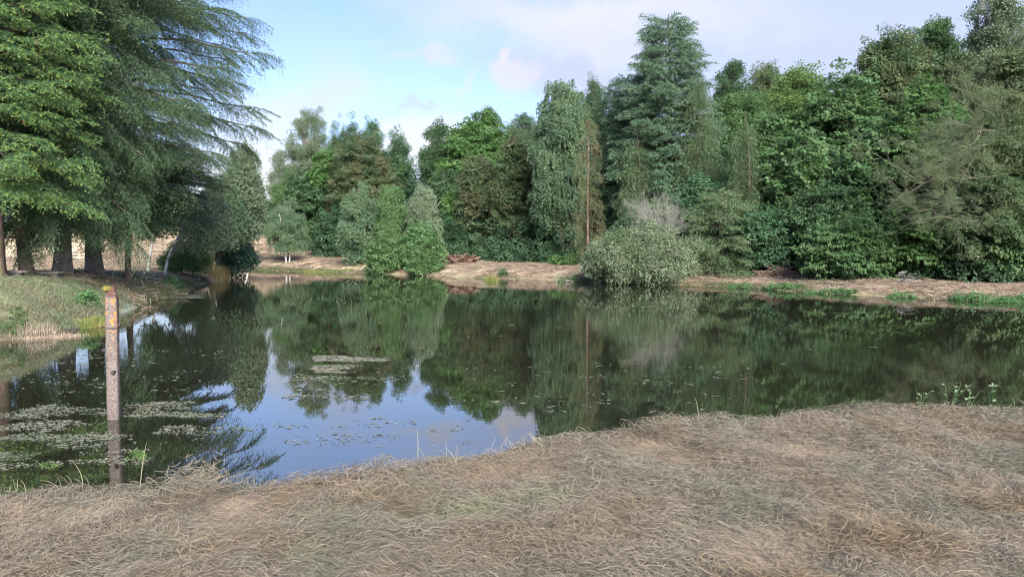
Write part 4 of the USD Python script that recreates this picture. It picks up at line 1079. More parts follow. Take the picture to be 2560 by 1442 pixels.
# undergrowth and the depth of the wood behind the trees in view
r = np.random.default_rng(201)
n = 36000
ux, uy = r.uniform(-16, 48, n), r.uniform(22, 96, n)
d_ = shore_distance(ux, uy)
wm = (ux > (-9 + (uy - 60) * -.2)) & (d_ > 6.2) & (d_ < 24)
ux, uy, d_ = ux[wm], uy[wm], d_[wm]
uz = height(ux, uy, False) + .1 + r.uniform(0, 1, len(ux)) ** 1.6 * np.clip(.7 + (d_ - 6.2) * .75, 0, 8.5)
u = unit(r.normal(0, 1, (len(ux), 3)) + [0, -.5, .9])
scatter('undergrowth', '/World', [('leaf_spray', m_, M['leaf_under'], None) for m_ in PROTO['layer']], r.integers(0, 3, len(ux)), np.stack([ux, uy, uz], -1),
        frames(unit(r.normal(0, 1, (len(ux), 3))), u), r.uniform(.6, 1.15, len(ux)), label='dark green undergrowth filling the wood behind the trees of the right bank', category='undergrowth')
for px, top, hw, bot, D, lab in ((25, 560, 60, 592, 120, 'dark hedge bush beyond the pale field, seen between the left spruce trunks'), (205, 596, 26, 618, 95, 'brownish hedge bush beyond the field, seen right of the leaning spruce trunk'),
                                 (120, 575, 55, 596, 125, 'green hedge bush beyond the field behind the leaning spruce trunk')):
    Z('hedge_bush', lab, px, top, hw, bot, D, 'leaf_mid' if D != 95 else 'leaf_brown', 'round', lobes=14, lr=.5, density=.5, size=1.3, tr=.08)

# ------------------------------------------------------------------ grass, hay, water plants
def ribbons(p, w, up):
    """p (n,k,3) centre lines, w (n,) widths, up (n,3): flat tapering blades."""
    n, k, _ = p.shape
    t = unit(np.gradient(p, axis=1))
    s = unit(np.cross(t, up[:, None, :]))
    ww = np.asarray(w)[:, None] * np.interp(np.linspace(0, 1, k), [0, .5, 1], [.8, 1, .25])[None]
    v = np.stack([p - s * ww[..., None] / 2, p + s * ww[..., None] / 2], 2).reshape(n, 2 * k, 3)
    i = np.arange(k - 1) * 2
    q = np.stack([i, i + 1, i + 3, i + 2], -1)
    q = (np.arange(n)[:, None, None] * 2 * k + q[None]).reshape(-1, 4)
    return v.reshape(-1, 3), np.vstack([q[:, [0, 1, 2]], q[:, [0, 2, 3]]])


def straw_tuft(seed, n, R, L, w, rise, main=None, mspread=.6, curl=.18):
    """Cut blades lying across each other."""
    r = np.random.default_rng(seed)
    a = (r.normal(main, mspread, n) if main is not None else r.uniform(0, 6.28, n))
    c = np.stack([r.normal(0, R * .5, n), r.normal(0, R * .5, n), r.uniform(.0, 1, n) ** 1.7 * rise + .004], -1)
    ln = L * r.uniform(.35, 1.2, n)
    d = np.stack([np.cos(a), np.sin(a), r.normal(0, .10, n)], -1)
    side = np.stack([-np.sin(a), np.cos(a), 0 * a], -1)
    t = np.linspace(-.5, .5, 5)
    p = c[:, None] + d[:, None] * (ln[:, None] * t)[..., None] + side[:, None] * ((r.normal(0, curl, n) * ln)[:, None] * (4 * t * t - .5))[..., None]
    p[..., 2] += (r.normal(0, .10, n) * ln)[:, None] * (.5 - 4 * t * t)[None] * .5
    p[..., 2] = np.maximum(p[..., 2], -.01)
    up = unit(np.stack([r.normal(0, .5, n), r.normal(0, .5, n), np.ones(n)], -1))
    return ribbons(p, w * r.uniform(.6, 1.3, n), up)


def grass_tuft(seed, n, R, h, w, lean=.5):
    """Standing blades that bend over."""
    r = np.random.default_rng(seed)
    a = r.uniform(0, 6.28, n)
    o = np.stack([r.normal(0, R * .5, n), r.normal(0, R * .5, n), np.full(n, -.01)], -1)
    hh = h * r.uniform(.4, 1.2, n)
    out = np.stack([np.cos(a), np.sin(a), 0 * a], -1) * (hh * lean * r.uniform(.2, 1.4, n))[:, None]
    p = bez(o, o + out * .25 + np.array([0, 0, 1]) * hh[:, None] * .7, o + out + np.array([0, 0, 1]) * hh[:, None] * .85, 4)
    return ribbons(p, w * r.uniform(.6, 1.3, n), np.stack([-np.sin(a + 1.2), np.cos(a + 1.2), 0 * a], -1))


def ground_frames(x, y, r, tilt=.06, e=.08):
    z0, zx_, zy_ = height(x, y), height(x + e, y), height(x, y + e)
    nn = unit(np.stack([-(zx_ - z0) / e, -(zy_ - z0) / e, np.ones_like(z0)], -1) + r.normal(0, tilt, (len(x), 3)))
    a = r.uniform(0, 6.283, len(x))
    return z0, frames(np.stack([np.cos(a), np.sin(a), 0 * a], -1), nn)


def in_view(x, y, m=0.8):
    return np.abs(x) < .70 * y + m


r = np.random.default_rng(301)
HX, HY, HS = -8.6, 2.0, .05
gx_, gy_ = np.arange(HX, 9.6, HS), np.arange(HY, 9.9, HS)
mx_, my_ = np.meshgrid(gx_, gy_, indexing='ij')
near_z = height(mx_.ravel(), my_.ravel()).reshape(mx_.shape)
near_d = shore_distance(mx_.ravel(), my_.ravel()).reshape(mx_.shape)


def near_look(grid_, x, y):
    return map_coordinates(grid_, [(np.asarray(x) - HX) / HS, (np.asarray(y) - HY) / HS], order=1, mode='nearest')


n = 800000
y = 2.6 + (9.4 - 2.6) * r.uniform(0, 1, n) ** 1.25
x = r.uniform(-1, 1, n) * (.72 * y + .7)
mat_n = meshkit.fbm(np.stack([x * 1.6, y * 1.6, 0 * x], -1), 3, 41)
ok = (near_look(near_d, x, y) > .04) & (r.uniform(0, 1, n) < np.clip(.35 + 2.6 * (mat_n - .32), .25, 1)) & (x > -8.2) & (x < 9.2)
x, y, mat_n = x[ok][:410000], y[ok][:410000], mat_n[ok][:410000]
n = len(x)
main = 6.5 * meshkit.fbm(np.stack([x * .55, y * .55, 0 * x], -1), 2, 43)
a_ = main + np.where(r.uniform(0, 1, n) < .3, r.normal(0, .7, n), r.uniform(0, 6.28, n))
ln = np.where(r.uniform(0, 1, n) < .42, r.uniform(.018, .045, n), r.uniform(.035, .105, n) * np.where(r.uniform(0, 1, n) < .06, 1.6, 1)) * (.8 + .05 * y)
lift = r.uniform(0, 1, n) ** 1.8 * (.03 + .075 * np.clip((mat_n - .4) * 4, 0, 1.3))
pitch = r.normal(0, .2, n) + .5 * (r.uniform(0, 1, n) < .05) * r.normal(0, 1, n)
c_, s_ = np.cos(a_), np.sin(a_)
bend = r.normal(0, .06, n) * ln
p = np.zeros((n, 3, 3))
for k_, t_ in enumerate((-.5, 0.0, .5)):
    off = bend * (1 - 4 * t_ * t_)
    p[:, k_, 0], p[:, k_, 1] = x + c_ * ln * t_ - s_ * off, y + s_ * ln * t_ + c_ * off
    p[:, k_, 2] = near_look(near_z, p[:, k_, 0], p[:, k_, 1]) + .004 + lift + np.maximum(pitch * ln * t_, -lift) + np.abs(r.normal(0, .05, n)) * ln * (t_ == 0)
put('hay', ribbons(p, (.0019 + .0002 * y) * r.uniform(.7, 1.4, n), unit(np.stack([r.normal(0, .5, n), r.normal(0, .5, n), np.ones(n)], -1))), M['hay'], kind='stuff',
    label='mown dry hay covering the near bank', category='hay')

# darker tangled heaps in the hay, and the mounds at the edge
for px, py, rr, hh, mat, lab in ((2240, 1262, .30, .10, 'hay_dark', 'dark brown tangled heap of hay at the right of the near bank'), (2495, 1190, .26, .05, 'hay_dark', 'low brown heap of hay near the right edge of the near bank'),
                                 (1640, 1032, .30, .08, 'hay', 'pale mound of hay on the brink below the dark tree reflections'), (470, 1166, .34, .07, 'hay', 'pale mound of hay on the brink right of the post reflection'),
                                 (975, 1172, .34, .06, 'hay_dark', 'brownish heap of hay in the furrow below the sky reflection'), (1990, 1370, .26, .05, 'hay_dark', 'low brown heap of hay at the bottom, right of centre'),
                                 (2230, 1022, .42, .06, 'hay_dark', 'long brown heap of hay on the brink left of the leafy plant'), (1240, 1190, .36, .05, 'blade_green', 'greenish heap of cut grass in the middle of the near bank'),
                                 (620, 1290, .3, .05, 'hay_dark', 'low brown heap of hay in the lower left of the near bank')):
    g = G(px, py, .76)
    base = np.array([g[0], g[1], H(g[0], g[1])])
    root = thing('hay_heap', lab, 'hay heap', base)
    m = 26
    q_ = np.stack([r.normal(0, rr * .6, m), r.normal(0, rr * .4, m), np.zeros(m)], -1)
    q_[:, 2] = height(q_[:, 0] + base[0], q_[:, 1] + base[1]) - base[2] + hh * np.exp(-(q_[:, 0] ** 2 + 2 * q_[:, 1] ** 2) / (rr * rr)) * r.uniform(.2, 1, m)
    a_ = r.normal(.3, .9, m)
    scatter('straw', root, [('straw_tuft', straw_tuft(400 + i + px, 110, .2, .12, .0036, .05, curl=.1), M[mat], None) for i in range(2)], r.integers(0, 2, m), q_ + base,
            frames(np.stack([np.cos(a_), np.sin(a_), r.normal(0, .25, m)], -1), unit(np.array([0, 0, 1]) + r.normal(0, .2, (m, 3)))), r.uniform(.6, 1.1, m), origin=base)

# blades standing along the brink
n = 3000
x, y = r.uniform(-7.6, 9, n), r.uniform(4.6, 9.6, n)
dd = shore_distance(x, y)
ok = (dd > .02) & (dd < .5)
x, y = x[ok], y[ok]
z, rot = ground_frames(x, y, r)
scatter('brink_grass', '/World', [('grass_tuft', grass_tuft(330 + i, 16, .14, (.08, .11, .16)[i], .004, .9), M['blade_green' if i == 2 else 'hay'], None) for i in range(3)], r.choice(3, len(x), p=[.5, .36, .14]), np.stack([x, y, z], -1), rot,
        r.uniform(.6, 1.2, len(x)), label='thin grass blades standing along the brink of the near bank', category='grass')
for px, py, h_, lab in ((348, 1185, .36, 'tallest single grass stalk on the brink left of the pale hay mound'), (1042, 1120, .30, 'tall thin grass stalk on the brink below the cloud reflection'), (1745, 1032, .30, 'single leaning grass stalk on the brink right of the pale mound'),
                        (205, 1180, .22, 'single dry grass stalk on the brink left of the post reflection')):
    g = G(px, py, .72)
    base = np.array([g[0], g[1], H(g[0], g[1])])
    put('grass_stalk', ribbons(bez(np.zeros((1, 3)), np.array([[.02, 0, h_ * .6]]), np.array([[r.normal(0, .07), 0, h_]]), 6) + base, [.006], np.array([[0, 1.0, 0]])), M['blade_green'], label=lab, category='grass')

# turf of the steep left bank, the field behind and the mown far banks
tufts = [grass_tuft(340 + i, 42, .32, (.09, .13, .2)[i], .009, .9) for i in range(3)]
n = 16000
x, y = r.uniform(-20, -2, n), r.uniform(14, 36, n)
dd = shore_distance(x, y)
ok = (dd > .1) & (dd < 10)
x, y, dd = x[ok], y[ok], dd[ok]
z, rot = ground_frames(x, y, r, e=.3)
scatter('bank_grass', '/World', [('grass_tuft', m_, M['lawn'], None) for m_ in tufts], np.where(dd < .9, r.integers(1, 3, len(x)), r.integers(0, 2, len(x))), np.stack([x, y, z], -1), rot, r.uniform(.6, 1.3, len(x)),
        label='grey-green grass covering the steep left bank under the spruces', category='grass')
tufts = [straw_tuft(350, 60, .8, .5, .022, .06), straw_tuft(351, 60, .8, .45, .022, .08), grass_tuft(352, 40, .6, .16, .016, 1.1)]
n = 30000
x, y = r.uniform(-45, 34, n), r.uniform(26, 100, n)
dd = shore_distance(x, y)
ok = (dd > .15) & ((dd < 7.5) | ((x < -18) & (dd < 26) & (y > 50)))
x, y, dd = x[ok], y[ok], dd[ok]
z, rot = ground_frames(x, y, r, e=.5)
scatter('mown_grass', '/World', [('straw_tuft', m_, M['bank_straw'], None) for m_ in tufts], r.choice(3, len(x), p=[.4, .4, .2]), np.stack([x, y, z], -1), rot, r.uniform(.6, 1.2, len(x)),
        label='dry tan mown grass on the far banks of the pond', category='grass')
n = 16000
k_ = r.integers(0, len(dense), n)
x, y = dense[k_, 0] + r.normal(0, .55, n), dense[k_, 1] + r.normal(0, .55, n)
dd = shore_distance(x, y)
gn = meshkit.fbm(np.stack([x * .25, y * .25, 0 * x], -1), 3, 51)
ok = (dd > .0) & (dd < .55) & (y > 28) & (gn > .36 + .2 * r.uniform(0, 1, n))
x, y = x[ok], y[ok]
z, rot = ground_frames(x, y, r, e=.3)
scatter('waterside_grass', '/World', [('grass_tuft', grass_tuft(356 + i, 26, .35, (.14, .24)[i], .016, .8), M['marsh_edge'], None) for i in range(2)], r.integers(0, 2, len(x)), np.stack([x, y, z], -1), rot, r.uniform(.6, 1.2, len(x)),
        label='thin green grass edge along the far waterline', category='grass')
tufts = [grass_tuft(360 + i, 40, 1.0, .12, .03, 1.2) for i in range(2)]
n = 9000
x, y = r.uniform(-75, -9, n), r.uniform(24, 110, n)
dd = shore_distance(x, y)
ok = (dd > 7) & (x < -9.5 - (y - 24) * .2)
x, y = x[ok], y[ok]
z, rot = ground_frames(x, y, r, e=.8)
scatter('field_grass', '/World', [('grass_tuft', m_, M['field_grass'], None) for m_ in tufts], r.integers(0, 2, len(x)), np.stack([x, y, z], -1), rot, r.uniform(.5, 1.1, len(x)),
        label='pale mown field behind the left spruces', category='grass')


def clump(name, label, category, px0, px1, py, h, mat, kind='leaf', n=40, seed=1, dy=.35, z0=0.0, size=.35):
    """A low plant clump growing along the waterline between two pixels."""
    r = np.random.default_rng(seed)
    a, b_ = (ground_at(px0, py), ground_at(px1, py)) if py < 900 else (G(px0, py, z0), G(px1, py, z0))
    base = (a + b_) / 2 + [0, .25, 0]
    base[2] = max(H(base[0], base[1]), -.05)
    root = thing(name, label, category, base)
    t = r.uniform(0, 1, n)
    p = a + (b_ - a) * t[:, None] + np.stack([0 * t, r.uniform(0, 2 * dy, n), 0 * t], -1)
    g = np.maximum(height(p[:, 0], p[:, 1]), -.03)
    if kind == 'leaf':
        p[:, 2] = g + r.uniform(.03, 1, n) * h * (1 - .6 * np.abs(2 * t - 1) ** 2)
        k = np.arange(0, n, 3)
        foot = np.stack([p[k, 0], p[k, 1], g[k]], -1)
        put('stems', tubes(bez(foot, .5 * (foot + p[k]) + r.normal(0, .03, foot.shape), p[k], 4), np.full((len(k), 4), .008), 3), M['twig'], root, origin=base, kind='stuff')
        scatter('leaves', root, [('leaf_spray', m_, M[mat], None) for m_ in PROTO['layer'][:2]], r.integers(0, 2, n), p, frames(unit(r.normal(0, 1, (n, 3))), unit(r.normal(0, .4, (n, 3)) + [0, -.2, 1])), size * r.uniform(.7, 1.3, n), origin=base)
    else:
        p[:, 2] = g
        a_ = r.uniform(0, 6.28, n)
        scatter('blades', root, [('blade_tuft', grass_tuft(seed + 5 + i, 30, .25, h, .012 if h < .5 else .016, .35), M[mat], None) for i in range(2)], r.integers(0, 2, n), p,
                frames(np.stack([np.cos(a_), np.sin(a_), 0 * a_], -1), np.tile([0, 0, 1.0], (n, 1)) + r.normal(0, .08, (n, 3))), r.uniform(.7, 1.2, n), origin=base)


clump('nettle_patch', 'green plant patch at the waterline just right of the broad willow', 'plants', 1826, 1896, 721, 0.27, 'nettle', n=90, seed=501, size=.22)
clump('nettle_patch', 'largest vivid green plant patch at the waterline below the stick pile', 'plants', 1915, 2012, 725, 0.33, 'nettle', n=170, seed=503, size=.24)
clump('nettle_patch', 'long thin green plant patch at the waterline below the drooping ash', 'plants', 2020, 2150, 734, 0.24, 'nettle', n=170, seed=505, size=.2)
clump('nettle_patch', 'small green plant patch left of the brown root tangle', 'plants', 2236, 2292, 745, 0.24, 'nettle', n=80, seed=507, size=.2)
clump('nettle_patch', 'bright green plant patch right of the brown root tangle', 'plants', 2392, 2475, 752, 0.25, 'nettle', n=140, seed=509, size=.2)
clump('nettle_patch', 'low green weeds at the waterline near the right edge of the photo', 'plants', 2480, 2580, 757, .25, 'nettle', n=80, seed=511, size=.25)
clump('weed_patch', 'dark green weeds at the waterline right of the grass tuft', 'plants', 1245, 1272, 696, .5, 'leaf_dark', n=30, seed=513)
clump('weed_patch', 'grey-green weeds at the waterline left of the broad willow', 'plants', 1395, 1470, 705, .5, 'leaf_willow', n=60, seed=515)
clump('fern_patch', 'bright green ferns at the wood edge left of the broad willow', 'ferns', 1385, 1450, 664, .8, 'leaf_bright', n=60, seed=517, z0=.9, size=.6)
clump('grass_tuft', 'vivid green grass tuft standing in the water before the far bank', 'grass', 1219, 1237, 703, .42, 'marsh', 'blade', n=26, seed=519, dy=.2)
clump('reed_clump', 'yellow and green reed clump at the tip of the left shore', 'reeds', 526, 556, 697, .95, 'reed', 'blade', n=60, seed=521, dy=.5)
clump('weed_patch', 'bright green leafy weed halfway up the steep left bank', 'plants', 188, 222, 762, .42, 'nettle', n=50, seed=523, z0=1.0, dy=.3, size=.3)
clump('weed_patch', 'vivid green weed low at the waterline where the left bank turns', 'plants', 412, 436, 722, .7, 'nettle', n=40, seed=525, z0=.5, dy=.3, size=.4)
clump('marsh_grass', 'yellow-green grass tussock at the foot of the left bank beside the post', 'grass', 186, 238, 818, .32, 'marsh', 'blade', n=60, seed=527, dy=.35)
clump('marsh_grass', 'withered straw-coloured grass hanging at the foot of the left bank', 'grass', 20, 165, 846, .13, 'bank_straw', 'blade', n=70, seed=529, dy=.3)
clump('marsh_grass', 'green waterside grass strip on the far bank left of the leaning white birch', 'grass', 760, 880, 681, .3, 'marsh', 'blade', n=90, seed=531, dy=.3)
clump('weed_patch', 'dark green weeds on the lower left bank at the left edge', 'plants', -10, 30, 840, .22, 'leaf_mid', n=40, seed=533, size=.2)

# leafy plants growing over the brink at the right
for px, py, m, h_, lab in ((2392, 1000, 22, .26, 'leafy pale green plant on the brink at the right, tallest of those there'), (2318, 1000, 10, .15, 'small leafy sprig on the brink left of the tall leafy plant'),
                           (2440, 1000, 9, .14, 'low leafy sprig on the brink just right of the tall leafy plant'), (2496, 1000, 8, .2, 'single upright leafy shoot on the brink nearest the right edge')):
    r = np.random.default_rng(px)
    g = G(px, py, .66)
    base = np.array([g[0], g[1] + .12, .52])
    root = thing('leafy_plant', lab, 'plant', base)
    tips = base + np.stack([r.normal(0, .09, 4), r.normal(0, .05, 4), .15 + .65 * h_ * r.uniform(.6, 1, 4)], -1)
    st_ = bez(np.repeat(base[None], 4, 0), .5 * (base + tips) + r.normal(0, .02, (4, 3)), tips, 6)
    put('stems', tubes(st_, np.full((4, 6), .0025), 4), M['nettle'], root, origin=base)
    for k in range(m):
        s_ = st_[r.integers(0, 4), r.integers(2, 6)]
        d = unit(r.normal(0, 1, 3) * [1, 1, .3] + [0, 0, .35])
        put('leaf', leaf_quads(s_[None], d[None], (np.array([0, -.3, 1]) + r.normal(0, .4, 3))[None], np.array([.055 * r.uniform(.7, 1.3)]), np.array([.016])), M['leaf_willow'], root, origin=base)


# floating weed
def flakes(px0, px1, py0, py1, n, L, thr, seed, scale=(1.2, 3.2), core=None):
    r = np.random.default_rng(seed)
    c = np.array([G(px, py, 0) for px, py in ((px0, py0), (px1, py0), (px1, py1), (px0, py1))])
    y = r.uniform(c[2, 1], c[0, 1], n * 6)
    f = (y - c[2, 1]) / (c[0, 1] - c[2, 1])
    xl, xr = c[3, 0] + (c[0, 0] - c[3, 0]) * f, c[2, 0] + (c[1, 0] - c[2, 0]) * f
    h = r.uniform(0, 1, n * 6)
    x = xl + (xr - xl) * h
    nz = meshkit.fbm(np.stack([x * scale[0], y * scale[1], 0 * x], -1), 4, seed)
    edge = np.minimum(np.minimum(h, 1 - h), np.minimum(f, 1 - f)) * 4
    keep = (nz * np.clip(.55 + edge, 0, 1) > thr + r.uniform(-.05, .05, n * 6)) & (shore_distance(x, y) < -.05)
    x, y = x[keep][:n], y[keep][:n]
    m = len(x)
    a = r.normal(0, .7, m)
    ln = L * np.clip(np.exp(r.normal(-.25, .6, m)), .15, 2.6)
    w = np.minimum(ln * r.uniform(.10, .42, m), L * .5)
    k = 6
    th = np.arange(k) * 2 * math.pi / k
    rad = r.uniform(.6, 1.2, (m, k))
    ex, ey = np.cos(th)[None] * rad * ln[:, None], np.sin(th)[None] * rad * w[:, None]
    vx = x[:, None] + ex * np.cos(a)[:, None] - ey * np.sin(a)[:, None]
    vy = y[:, None] + ex * np.sin(a)[:, None] + ey * np.cos(a)[:, None]
    vz = .004 + np.maximum(0, r.normal(.002, .004, (m, k))) + (r.uniform(0, .004, m))[:, None]
    tri_ = np.array([[0, i, i + 1] for i in range(1, k - 1)])
    return np.stack([vx, vy, vz], -1).reshape(-1, 3), (np.arange(m)[:, None, None] * k + tri_[None]).reshape(-1, 3)


put('floating_weed', join(flakes(-60, 540, 1000, 1105, 2400, .024, .53, 601), flakes(-60, 420, 1085, 1180, 1000, .021, .56, 603), flakes(300, 660, 1000, 1140, 900, .022, .56, 605)), M['weed'], kind='stuff',
    label='pale floating pondweed drifting in mats around the post', category='pondweed')
put('floating_weed', join(flakes(770, 990, 888, 948, 1500, .045, .50, 607, (.8, 2.2)), flakes(690, 1080, 930, 1010, 380, .04, .55, 609)), M['weed'], kind='stuff', label='streaky raft of pale pondweed in the middle of the pond', category='pondweed')
put('floating_weed', join(flakes(1050, 2000, 900, 1050, 200, .045, .58, 611, (1.5, 4)), flakes(60, 700, 860, 1010, 260, .035, .56, 613, (1.5, 5)), flakes(640, 1250, 1040, 1130, 300, .022, .56, 615, (2, 5)),
                          flakes(700, 2400, 770, 900, 70, .06, .58, 617, (1, 2)), flakes(0, 300, 850, 1000, 200, .04, .55, 619, (1, 5))), M['weed'], kind='stuff', label='scattered small flecks of weed across the open water', category='pondweed')
put('floating_scum', flakes(400, 500, 735, 748, 260, .22, .40, 621, (.6, 2.5)), M['weed'], kind='stuff', label='pale scum streak on the water at the turn of the left bank', category='scum')
for px, py, sd, lab in ((330, 1147, 631, 'bright green leaf cluster floating in the weed right below the post'), (120, 1166, 633, 'bright green leaf cluster at the lower left by the brink')):
    clump('water_plant', lab, 'plant', px - 16, px + 16, py + 4, .07, 'leaf_lime', n=14, seed=sd, dy=.08, size=.11)

# ------------------------------------------------------------------ post, benches, stool frame, fence
M['concrete'] = usdkit.material(stage, '/World/Looks/lichen_concrete', {
    "tc": ("texture_coordinate", {}), "sx": ("separate_xyz", {}),
    "n1": ("noise_texture", {"scale": 40.0, "detail": 5.0, "roughness": 0.7}), "r1": ("rgb_ramp", {"ramp": [(0.3, (0.055, 0.043, 0.038)), (0.48, (0.11, 0.09, 0.08)), (0.62, (0.16, 0.135, 0.122)), (0.78, (0.27, 0.24, 0.22))]}),
    "n2": ("noise_texture", {"scale": 13.0, "detail": 5.0, "roughness": 0.65}), "z2": ("map_range", {"from_min": 0.2, "from_max": 1.55, "to_min": -0.13, "to_max": 0.04, "clamp": True}),
    "a2": ("math", {"math_type": "add"}), "o2": ("map_range", {"from_min": 0.565, "from_max": 0.62, "to_max": 0.85, "clamp": True}), "m2": ("mix", {"color2": (0.36, 0.16, 0.04)}),
    "n3": ("noise_texture", {"scale": 7.0, "detail": 4.0, "roughness": 0.6}), "z3": ("map_range", {"from_min": 1.15, "from_max": 1.65, "to_min": -0.35, "to_max": 0.10, "clamp": True}),
    "a3": ("math", {"math_type": "add"}), "o3": ("map_range", {"from_min": 0.54, "from_max": 0.58, "to_max": 0.95, "clamp": True}), "m3": ("mix", {"color2": (0.075, 0.036, 0.03)}),
    "n4": ("noise_texture", {"scale": 22.0, "detail": 2.0}), "o4": ("map_range", {"from_min": 0.685, "from_max": 0.71, "to_max": 0.9, "clamp": True}), "m4": ("mix", {"color2": (0.03, 0.02, 0.02)}),
    "wz": ("map_range", {"from_min": 0.0, "from_max": 0.35, "to_min": 0.72, "to_max": 1.0, "clamp": True}), "hs": ("hsv", {}),
    "bu": ("bump", {"strength": 0.6, "distance": 0.01}), "p": ("principled_bsdf", {"roughness": 0.9, "specular_ior_level": 0.2})},
    [("tc.object", "sx.vector"), ("tc.object", "n1.vector"), ("tc.object", "n2.vector"), ("tc.object", "n3.vector"), ("tc.object", "n4.vector"), ("n1.fac", "r1.fac"),
     ("sx.z", "z2.value"), ("n2.fac", "a2.value1"), ("z2.result", "a2.value2"), ("a2.value", "o2.value"), ("o2.result", "m2.fac"), ("r1.color", "m2.color1"),
     ("sx.z", "z3.value"), ("n3.fac", "a3.value1"), ("z3.result", "a3.value2"), ("a3.value", "o3.value"), ("o3.result", "m3.fac"), ("m2.color", "m3.color1"),
     ("n4.fac", "o4.value"), ("o4.result", "m4.fac"), ("m3.color", "m4.color1"), ("sx.z", "wz.value"), ("wz.result", "hs.value"), ("m4.color", "hs.color"),
     ("hs.color", "p.base_color"), ("n1.fac", "bu.height"), ("bu.normal", "p.normal")], surface="p.BSDF")
M['moss'] = plain('moss_cushion', (0.17, 0.135, 0.02), 0.95, (0.085, 0.085, 0.015), 30.0)
M['iron'] = plain('rusty_iron', (0.035, 0.028, 0.025), 0.7)

r = np.random.default_rng(701)
pb = G(285, 1046, 0)
hp = P(287, 716, pb[1])[2]
pw = 29.5 * pb[1] / F
root = thing('concrete_post', 'lichen-spotted square concrete post standing in the water', 'post', (pb[0], pb[1], 0))
bx_ = trimesh.creation.box((1, 1, 1))
for _ in range(4):
    bx_ = bx_.subdivide()
v = np.array(bx_.vertices)
zz = (v[:, 2] + .5)
e = 4.5                                          # rounded square section
rad = (np.abs(v[:, 0]) ** e + np.abs(v[:, 1]) ** e) ** (1 / e) + 1e-9
box_r = np.maximum(np.abs(v[:, 0]), np.abs(v[:, 1])) + 1e-9
sec = v[:, :2] * (box_r / rad)[:, None]
zfull = -.6 + zz * (hp + .6)
capt = np.clip((zfull - (hp - .10)) / .10, 0, 1)
cap_s = np.where(capt > 0, np.sqrt(np.clip(1 - (capt * .90) ** 3.4, .02, 1)), 1)
chip = (meshkit.fbm(np.column_stack([sec * 5, zfull * 4]), 4, 7) - .5)
sec = sec * pw * .93 * (1 + chip[:, None] * .14) * (1.04 - .03 * zz[:, None]) * cap_s[:, None]
th = math.radians(14)
sec = sec @ np.array([[math.cos(th), math.sin(th)], [-math.sin(th), math.cos(th)]])
pv = np.column_stack([sec[:, 0] + .012 * zfull, sec[:, 1], zfull])
put('shaft', (pv, bx_.faces), M['concrete'], root, smooth=40)
ms = trimesh.creation.icosphere(3, 1.0).vertices
f_ = trimesh.creation.icosphere(3, 1.0).faces
ms = ms * (1 + .5 * (meshkit.fbm(ms * 2.4, 3, 3)[:, None] - .5)) * [.058, .06, .04] + [-.022, -.04, hp - .03]
put('moss_cushion', (ms, f_), M['moss'], root, smooth=True)
for dx, zq, sz in ((.088, P(300, 812, pb[1])[2], .02), (-.088, P(269, 875, pb[1])[2], .022), (.045, P(293, 927, pb[1])[2], .024)):
    c_ = trimesh.creation.cylinder(sz, .07, sections=10)
    c_.apply_transform(trimesh.transformations.rotation_matrix(math.pi / 2, [1, 0, 0] if abs(dx) < .06 else [0, 1, 0]))
    c_.apply_translation((dx + .01, -.075 if abs(dx) < .06 else -.01, zq))
    put('iron_pin', c_, M['iron'], root)
t = np.linspace(0, 2 * math.pi, 25)
wz_ = P(285, 818, pb[1])[2]
q_ = np.stack([np.cos(t) * .112, np.sin(t) * .112, wz_ + .006 * np.sin(3 * t)], -1)
put('wire', tubes(q_[None], np.full((1, 25), .0035), 5), M['iron'], root)


def bench(label, px0, px1, py_top, py_foot, D, seed, legs):
    r = np.random.default_rng(seed)
    x0, x1 = P(px0, 615, D)[0], P(px1, 615, D)[0]
    gz0 = H((x0 + x1) / 2, D)
    top = max(P((px0 + px1) / 2, py_top, D)[2], gz0 + .2)
    base = np.array([(x0 + x1) / 2, D, gz0])
    root = thing('stone_bench', label, 'bench', base)

    def block(w, d_, h, c, name, sd):
        m = trimesh.creation.box((w, d_, h))
        for _ in range(4):
            m = m.subdivide()
        v_ = np.array(m.vertices)
        q = np.abs(v_) / (np.array([w, d_, h]) / 2)
        v_ = v_ * (1 - .06 * np.clip(q.sum(1, keepdims=True) - 2, 0, 1)) * (1 + .10 * (meshkit.fbm(v_ * 7 + sd, 3, sd)[:, None] - .5))
        put(name, (v_ + c, m.faces), M['stone'], root, smooth=35)
    h = top - gz0
    block(x1 - x0, .42, .085, (0, 0, h - .042), 'slab', seed)
    for k, (lx, lw) in enumerate(legs):
        block(lw, .34, h - .085 + .12, (lx * (x1 - x0) / 2, 0, (h - .085 - .12) / 2), 'leg', seed + k + 1)


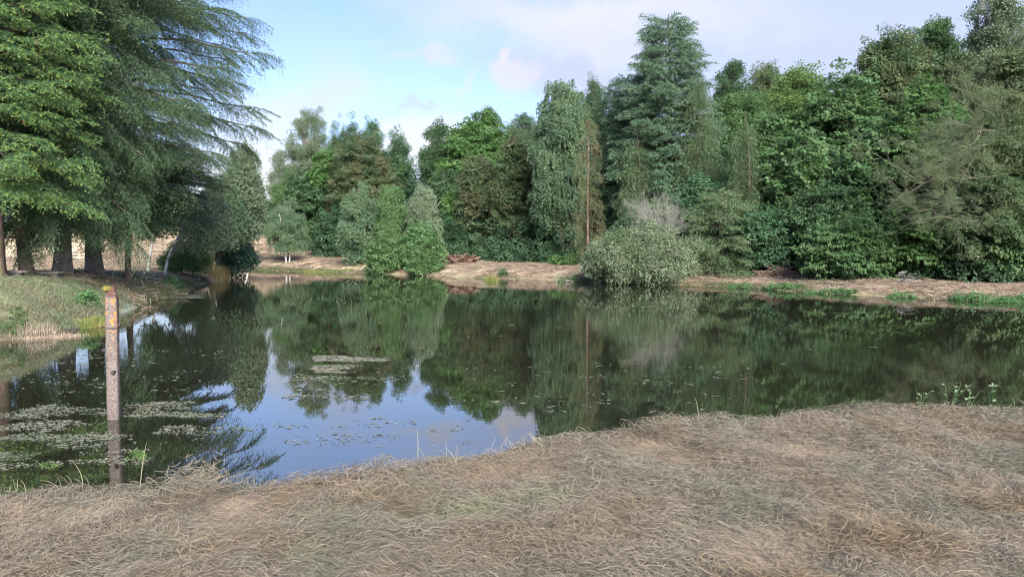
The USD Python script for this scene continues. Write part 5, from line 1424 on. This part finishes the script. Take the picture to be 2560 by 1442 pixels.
bench('low stone bench between the left edge and the red-barked spruce', -22, 63, 676, 697, 24.0, 711, ((-.62, .16), (.62, .2)))
bench('low stone bench between the red-barked spruce and the leaning lichen trunk', 84, 153, 681, 697, 25.4, 715, ((-.7, .2), (.62, .18)))
for px, py, D, lab in ((106, 694, 25.0, 'pale loose stone under the left end of the second bench'), (22, 700, 23.0, 'small pale stone in the grass before the first bench')):
    x0 = P(px, 615, D)[0]
    m = trimesh.creation.icosphere(2, 1)
    v_ = m.vertices * (1 + .5 * (meshkit.fbm(m.vertices * 1.5 + px, 2, 3)[:, None] - .5)) * [.09, .07, .055]
    put('loose_stone', (v_ + [x0, D, H(x0, D) + .03], m.faces), M['driftwood'], smooth=True, label=lab, category='stone')

D = 29.5
x0, x1 = P(260, 615, D)[0], P(286, 615, D)[0]
w_, gz0 = x1 - x0, H((x0 + x1) / 2, D)
base = np.array([(x0 + x1) / 2, D, gz0])
hh = .36
root = thing('stool_frame', 'green metal tube frame of a stool on the grass right of the largest spruce trunk', 'stool', base)


def pipe(pts_, rad=.018, name='frame'):
    pts_ = np.array(pts_, float)
    put(name, tubes(pts_[None], np.full((1, len(pts_)), rad), 7), M['metal_green'], root)


for yy in (-.14, .14):
    pipe([(-w_ / 2 - .02, yy, -.03), (-w_ / 2, yy, hh * .8), (-w_ / 2 + .02, yy, hh * .95), (-w_ / 2 + .06, yy, hh), (0, yy, hh + .005), (w_ / 2 - .06, yy, hh), (w_ / 2 - .02, yy, hh * .95), (w_ / 2, yy, hh * .8), (w_ / 2 + .02, yy, -.03)], name='leg_hoop')
for xx in (-w_ / 2 + .06, w_ / 2 - .06):
    pipe([(xx, -.14, hh), (xx, .14, hh)], name='seat_rail')

D = 66.0
x0, x1 = P(172, 615, D)[0], P(224, 615, D)[0]
base = np.array([(x0 + x1) / 2, D, H((x0 + x1) / 2, D)])
root = thing('field_fence', 'weathered post and rail fence in the field between the two lichen trunks', 'fence', base)
hp_ = .75
for fx in (.02, .5, .98):
    xx = x0 + (x1 - x0) * fx
    m = trimesh.creation.box((.10, .10, hp_ + .3))
    put('post', (m.vertices + [xx, D, H(xx, D) + hp_ / 2 - .1], m.faces), M['fence_wood'], root, origin=base)
for zq in (.32, .6):
    m = trimesh.creation.box((x1 - x0, .05, .09))
    put('rail', (m.vertices + [(x0 + x1) / 2, D - .08, base[2] + zq], m.faces), M['fence_wood'], root, origin=base)
